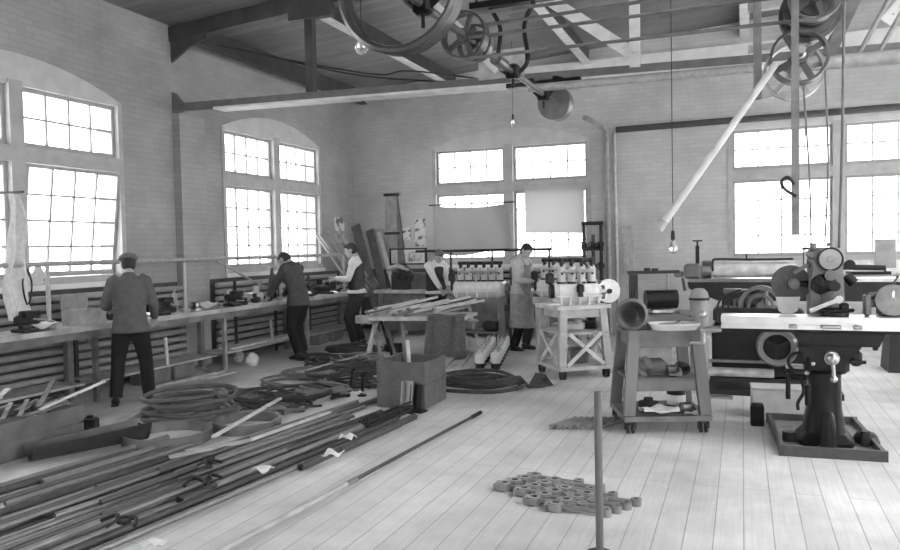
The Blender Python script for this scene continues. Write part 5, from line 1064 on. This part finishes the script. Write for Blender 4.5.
# carton and small black box
cb = thing('pale_carton', 'pale rectangular carton on the floor behind the drip tray', 'box', (.30, 7.48, 0), .04); MB().bevel_box((0, 0, .135), (.46, .26, .27), .006).build('body', CARDB, cb); MB().bevel_box((0, 0, .278), (.47, .27, .014), .004).build('lid', CARDB, cb)
kb = thing('black_box', 'small upright black box on the floor in front of the pale carton', 'box', (.115, 7.08, 0), .08); MB().bevel_box((0, 0, .09), (.11, .1, .18), .008).build('body', IRON, kb); MB().bevel_box((0, 0, .187), (.1, .09, .014), .004).build('lid', STEELD, kb)
fs = PZ(745, 392); tag(MB().box((-.25, 8.2, .012), (.3, .08, .024), rz=.05).build('steel_strip', STEEL), 'pale steel strip on the floor before the black machine bed', 'strip')

# ------------------------------------------------------------------ universal milling machine in its drip tray
TC = (.585, 6.70); tr2 = thing('drip_tray', 'square dark-rimmed drip tray under the milling machine', 'tray', (TC[0], TC[1], 0), math.radians(3))
sx, sy = .68, 1.12
MB().box((0, 0, .012), (sx, sy, .024)).build('pan', M('oily_tin', .5, .25, .5, var=.35, scale=5), tr2)
RIM = M('tray_rim', .06, .4, .1, var=.3)
for c, d in (((0, -sy / 2, .04), (sx + .05, .03, .08)), ((0, sy / 2, .04), (sx + .05, .03, .08)), ((-sx / 2, 0, .04), (.03, sy - .03, .08)), ((sx / 2, 0, .04), (.03, sy - .03, .08))): MB().box(c, d).build('rim', RIM, tr2)
MX, MY = .60, 6.6
ml = thing('milling_machine', 'black pedestal milling machine with a long bright table', 'milling machine', (MX, MY, .025), wc=True)
m = MB(); rs = []
for z, w_, d_ in ((.025, .21, .27), (.06, .21, .27), (.12, .155, .2), (.3, .125, .16), (.55, .12, .16), (.72, .14, .2), (.80, .18, .24)): rs.append([Vector((MX + w_ * math.copysign(abs(math.cos(a)) ** .6, math.cos(a)), MY + d_ * math.copysign(abs(math.sin(a)) ** .6, math.sin(a)), z)) for a in [2 * PI * (k + .5) / 24 for k in range(24)]])
m.rings(rs); m.build('pedestal', IRON, ml)
m = MB(); m.lathe([(.0, .32), (.03, .315), (.048, .28), (.055, .2), (.055, .06), (.075, .04), (.075, .025), (0, .025)], (MX + .0, MY - .30, 0), n=20); m.build('screw_housing', IRON, ml)
m = MB(); m.lathe([(.0, .1), (.06, .1), (.08, .08), (.1, .03), (.1, .025), (0, .025)], (MX + .30, MY + .02, 0), n=18); m.cyl((MX + .28, MY - .1, .025), (MX + .28, MY - .1, .14), .035); m.build('oil_pot', MACHD, ml); MB().cyl((MX - .26, MY - .1, .025), (MX - .26, MY - .1, .1), .05).build('oil_pot', MACHD, ml)
m = MB(); m.bevel_box((MX, MY - .14, .70), (.30, .34, .2), .03); m.prism([(-.22, .819), (.22, .819), (.15, .74), (-.15, .74)], .46, (MX, MY - .14, 0)); k_ = m.build('knee', IRON, ml)
m = MB(); m.cyl((MX + .02, MY - .32, .74), (MX + .02, MY - .42, .74), .05, n=18); m.sph((MX + .02, MY - .43, .74), .045, 12); m.cyl((MX + .02, MY - .42, .74), (MX + .03, MY - .42, .6), .014); m.sph((MX + .03, MY - .42, .585), .028, 10); m.build('crank_handle', BRIGHT, k_)
m = MB(); m.prism([(-.22, .914), (.40, .914), (.36, .82), (-.17, .82)], .3, (MX - .02, MY - .18, 0)); m.build('saddle', IRON, ml)
m = MB(); m.bbox(-.16, 1.55, MY - .31, MY - .04, .985, 1.035); m.bbox(-.15, 1.55, MY - .30, MY - .05, .97, .985); m.bbox(-.16, 1.55, MY - .318, MY - .03, .94, .97); tb_ = m.build('table', M('ground_table', .68, .3, .6, var=.1), ml)
m = MB(); m.bbox(-.12, 1.55, MY - .30, MY - .06, .915, .939); m.build('table_underside', IRON, ml)
for x, w_ in ((.36, .06), (.62, .14), (.8, .06)): MB().bevel_box((x, MY - .325, .965), (w_, .02, .03), .006).build('stop_dog', STEEL, tb_)
m = MB(); m.cyl((-.16, MY - .18, .92), (-.32, MY - .18, .91), .028, n=14); m.cyl((-.30, MY - .18, 1.03), (-.30, MY - .18, .80), .02, n=10); m.sph((-.30, MY - .18, 1.03), .032, 10); m.cyl((-.30, MY - .18, .80), (-.40, MY - .2, .80), .011, n=8); m.sph((-.27, MY - .18, .85), .024, 8); m.build('table_crank', BRIGHT, tb_)
# column head
m = MB(); m.bevel_box((.60, MY + .18, 1.24), (.20, .3, .52), .03); m.cyl((.64, MY - .04, 1.46), (.64, MY + .34, 1.46), .10, n=26); m.bevel_box((.61, MY + .17, 1.51), (.23, .28, .1), .03); m.prism([(.5, 1.0), (.755, 1.0), (.735, 1.45), (.525, 1.45)], .3, (0, MY + .14, 0)); m.cyl((.53, MY + .05, 1.55), (.53, MY + .05, 1.6), .025); m.cyl((.66, MY + .1, 1.57), (.66, MY + .1, 1.6), .03); hd = m.build('column_head', M('head_grey', .2, .45, .1, var=.15), ml)
m = MB(); m.cyl((.64, MY - .07, 1.47), (.64, MY - .04, 1.47), .095, n=32); m.build('dial_rim', IRON, hd); m = MB(); m.lathe([(0, .02), (.02, .02), (.025, .012), (.078, .012), (.08, 0), (0, 0)], (.64, MY - .07, 1.47), (0, -1, 0), 32); m.build('dial_plate', M('dial_grey', .3, .45, .3), hd)
m = MB(); m.cyl((.64, MY - .1, 1.345), (.64, MY, 1.345), .042, n=16); m.cyl((.64, MY - .12, 1.345), (.64, MY - .1, 1.345), .02, n=12); m.build('feed_knob', MACH, hd)
m = MB(); m.sph((.60, MY - .02, 1.27), (.1, .07, .085), 16); m.cyl((.57, MY - .06, 1.31), (.55, MY - .12, 1.3), .03); m.cyl((.67, MY - .06, 1.26), (.67, MY - .11, 1.26), .04); m.cyl((.76, MY + .04, 1.34), (.82, MY + .04, 1.28), .04); m.build('gear_case', MACHD, hd)
m = MB(); m.cyl((.63, MY - .02, 1.1), (.63, MY - .02, 1.22), .05, n=18); m.cyl((.63, MY - .02, 1.05), (.63, MY - .02, 1.1), .028); m.build('spindle_nose', MACH, hd)
m = MB(); m.cyl((.37, MY + .12, 1.27), (.37, MY + .16, 1.27), .15, n=40); gw = m.build('grinding_wheel', GRIND, ml); m = MB(); m.cyl((.39, MY + .06, 1.27), (.39, MY + .12, 1.27), .045, n=20); m.cyl((.39, MY + .03, 1.27), (.39, MY + .06, 1.27), .03); m.bar((.39, MY + .07, 1.36), (.5, MY + .05, 1.43), .03, .03); m.build('wheel_flange', MACH, gw)
MB().cyl((.37, MY + .14, 1.27), (.52, MY + .14, 1.27), .03).build('wheel_arbor', STEELD, gw)
m = MB(); m.prism([(.25, 1.17), (.43, 1.17), (.41, 1.06), (.37, 1.037), (.3, 1.037), (.27, 1.06)], .02, (0, MY - .02, 0)); m.build('splash_plate', M('splash_grey', .4, .5), ml)
# vise / swivel on the table, in front
m = MB(); m.cyl((.66, MY - .18, 1.036), (.66, MY - .18, 1.07), .1, n=24); m.bevel_box((.66, MY - .18, 1.085), (.26, .14, .03), .01); m.bevel_box((.6, MY - .2, 1.115), (.06, .12, .05), .01); m.bevel_box((.72, MY - .2, 1.115), (.06, .12, .05), .01); sv = m.build('swivel_vise', IRON, ml)
m = MB(); m.bar((.48, MY - .26, 1.08), (.68, MY - .26, 1.17), .03, .03); m.cyl((.68, MY - .28, 1.17), (.68, MY - .22, 1.17), .03); m.build('clamp_lever', STEEL, sv)
# dividing head at the right
m = MB(); m.lathe([(0, .03), (.02, .03), (.022, .022), (.115, .022), (.12, .012), (.12, -.05), (.0, -.05)], (1.05, MY - .18, 1.16), (-.15, -1, .05), 36); dh = m.build('chuck_face', STEEL, ml)
m = MB(); m.cyl((1.06, MY - .12, 1.16), (1.1, MY + .05, 1.15), .09, n=22); m.bevel_box((1.08, MY - .05, 1.07), (.22, .2, .07), .01); m.cyl((.88, MY - .12, 1.13), (1.0, MY - .12, 1.13), .03); m.bevel_box((.885, MY - .13, 1.12), (.05, .1, .17), .015); m.bevel_box((.94, MY - .1, 1.19), (.1, .06, .05), .015); m.cyl((1.06, MY - .05, 1.25), (1.1, MY - .1, 1.34), .008); m.build('dividing_head', MACH, dh)
m = MB(); m.bevel_box((1.05, MY - .2, 1.16), (.02, .005, .14), .002); m.build('index_arm', BRIGHT, dh)
# overarm with hanging guard plate
m = MB(); m.cyl((.76, MY + .2, 1.40), (1.06, MY + .2, 1.39), .022, n=12); m.cyl((.78, MY + .2, 1.35), (1.1, MY + .2, 1.35), .014, n=10); m.cyl((.8, MY + .12, 1.42), (.8, MY + .26, 1.42), .04); m.build('overarm', MACHD, hd)
gp = thing('guard_plate', 'plain grey guard plate hung from the arm right of the milling head', 'plate', (1.06, MY + .2, 1.37), wc=True)
MB().bevel_box((1.06, MY + .2, 1.505), (.15, .012, .23), .003).build('plate', M('guard_grey', .3, .5, .2), gp); MB().cyl((1.06, MY + .21, 1.36), (1.06, MY + .21, 1.42), .008).build('clip', STEELD, gp)
# levers and cranks on the left of the pedestal
m = MB(); m.bevel_box((.40, MY - .12, .60), (.16, .14, .08), .02); m.cyl((.46, MY - .22, .62), (.54, MY - .22, .68), .04); m.torus((.40, MY - .24, .68), (0, 1, 0), .07, .012, 20, 6); m.cyl((.33, MY - .2, .58), (.33, MY - .2, .38), .018); m.tube([(.42, MY - .2, .56), (.44, MY - .22, .45), (.40, MY - .22, .36), (.40, MY - .22, .30)], .013, 8); m.cyl((.47, MY - .2, .5), (.47, MY - .2, .34), .022); m.build('gear_box', IRON, ml)
m = MB(); m.sph((.5, MY - .28, .68), .035, 10); m.cyl((.34, MY - .22, .64), (.44, MY - .26, .64), .015); m.sph((.33, MY - .22, .64), .022, 8); m.sph((.46, MY - .24, .6), .02, 8); m.build('control_knobs', BRIGHT, ml)
m = MB(); m.bevel_box((.80, MY - .16, .72), (.08, .2, .12), .02); m.cyl((.76, MY - .28, .70), (.86, MY - .28, .70), .014); m.cyl((.93, MY - .22, .82), (.93, MY - .22, .88), .012); m.sph((.93, MY - .22, .8), .022, 8); m.build('side_lever', MACHD, ml)

# faint workshop haze filling the room
hz = MB(); hz.bbox(XL - .25, XR + .25, YF - .25, YB + .25, -.05, 6.1); hm = bpy.data.materials.new('haze'); hm.use_nodes = True
N = hm.node_tree.nodes; N.remove(N['Principled BSDF']); vs = N.new('ShaderNodeVolumeScatter'); vs.inputs['Density'].default_value = .0026; vs.inputs['Anisotropy'].default_value = .55
hm.node_tree.links.new(vs.outputs[0], N['Material Output'].inputs['Volume'])
tag(hz.build('haze', hm), 'thin dusty haze hanging in the air of the shop', 'haze', kind='stuff')

# ------------------------------------------------------------------ daylight
w = bpy.data.worlds.new('overcast_sky'); scene.world = w; w.use_nodes = True
bg = w.node_tree.nodes['Background']; bg.inputs['Color'].default_value = (1, 1, 1, 1); bg.inputs['Strength'].default_value = 8.5
scene.view_settings.view_transform = 'Standard'; scene.view_settings.look = 'None'; scene.view_settings.exposure = 0; scene.view_settings.gamma = 1; scene.view_settings.use_curve_mapping = False
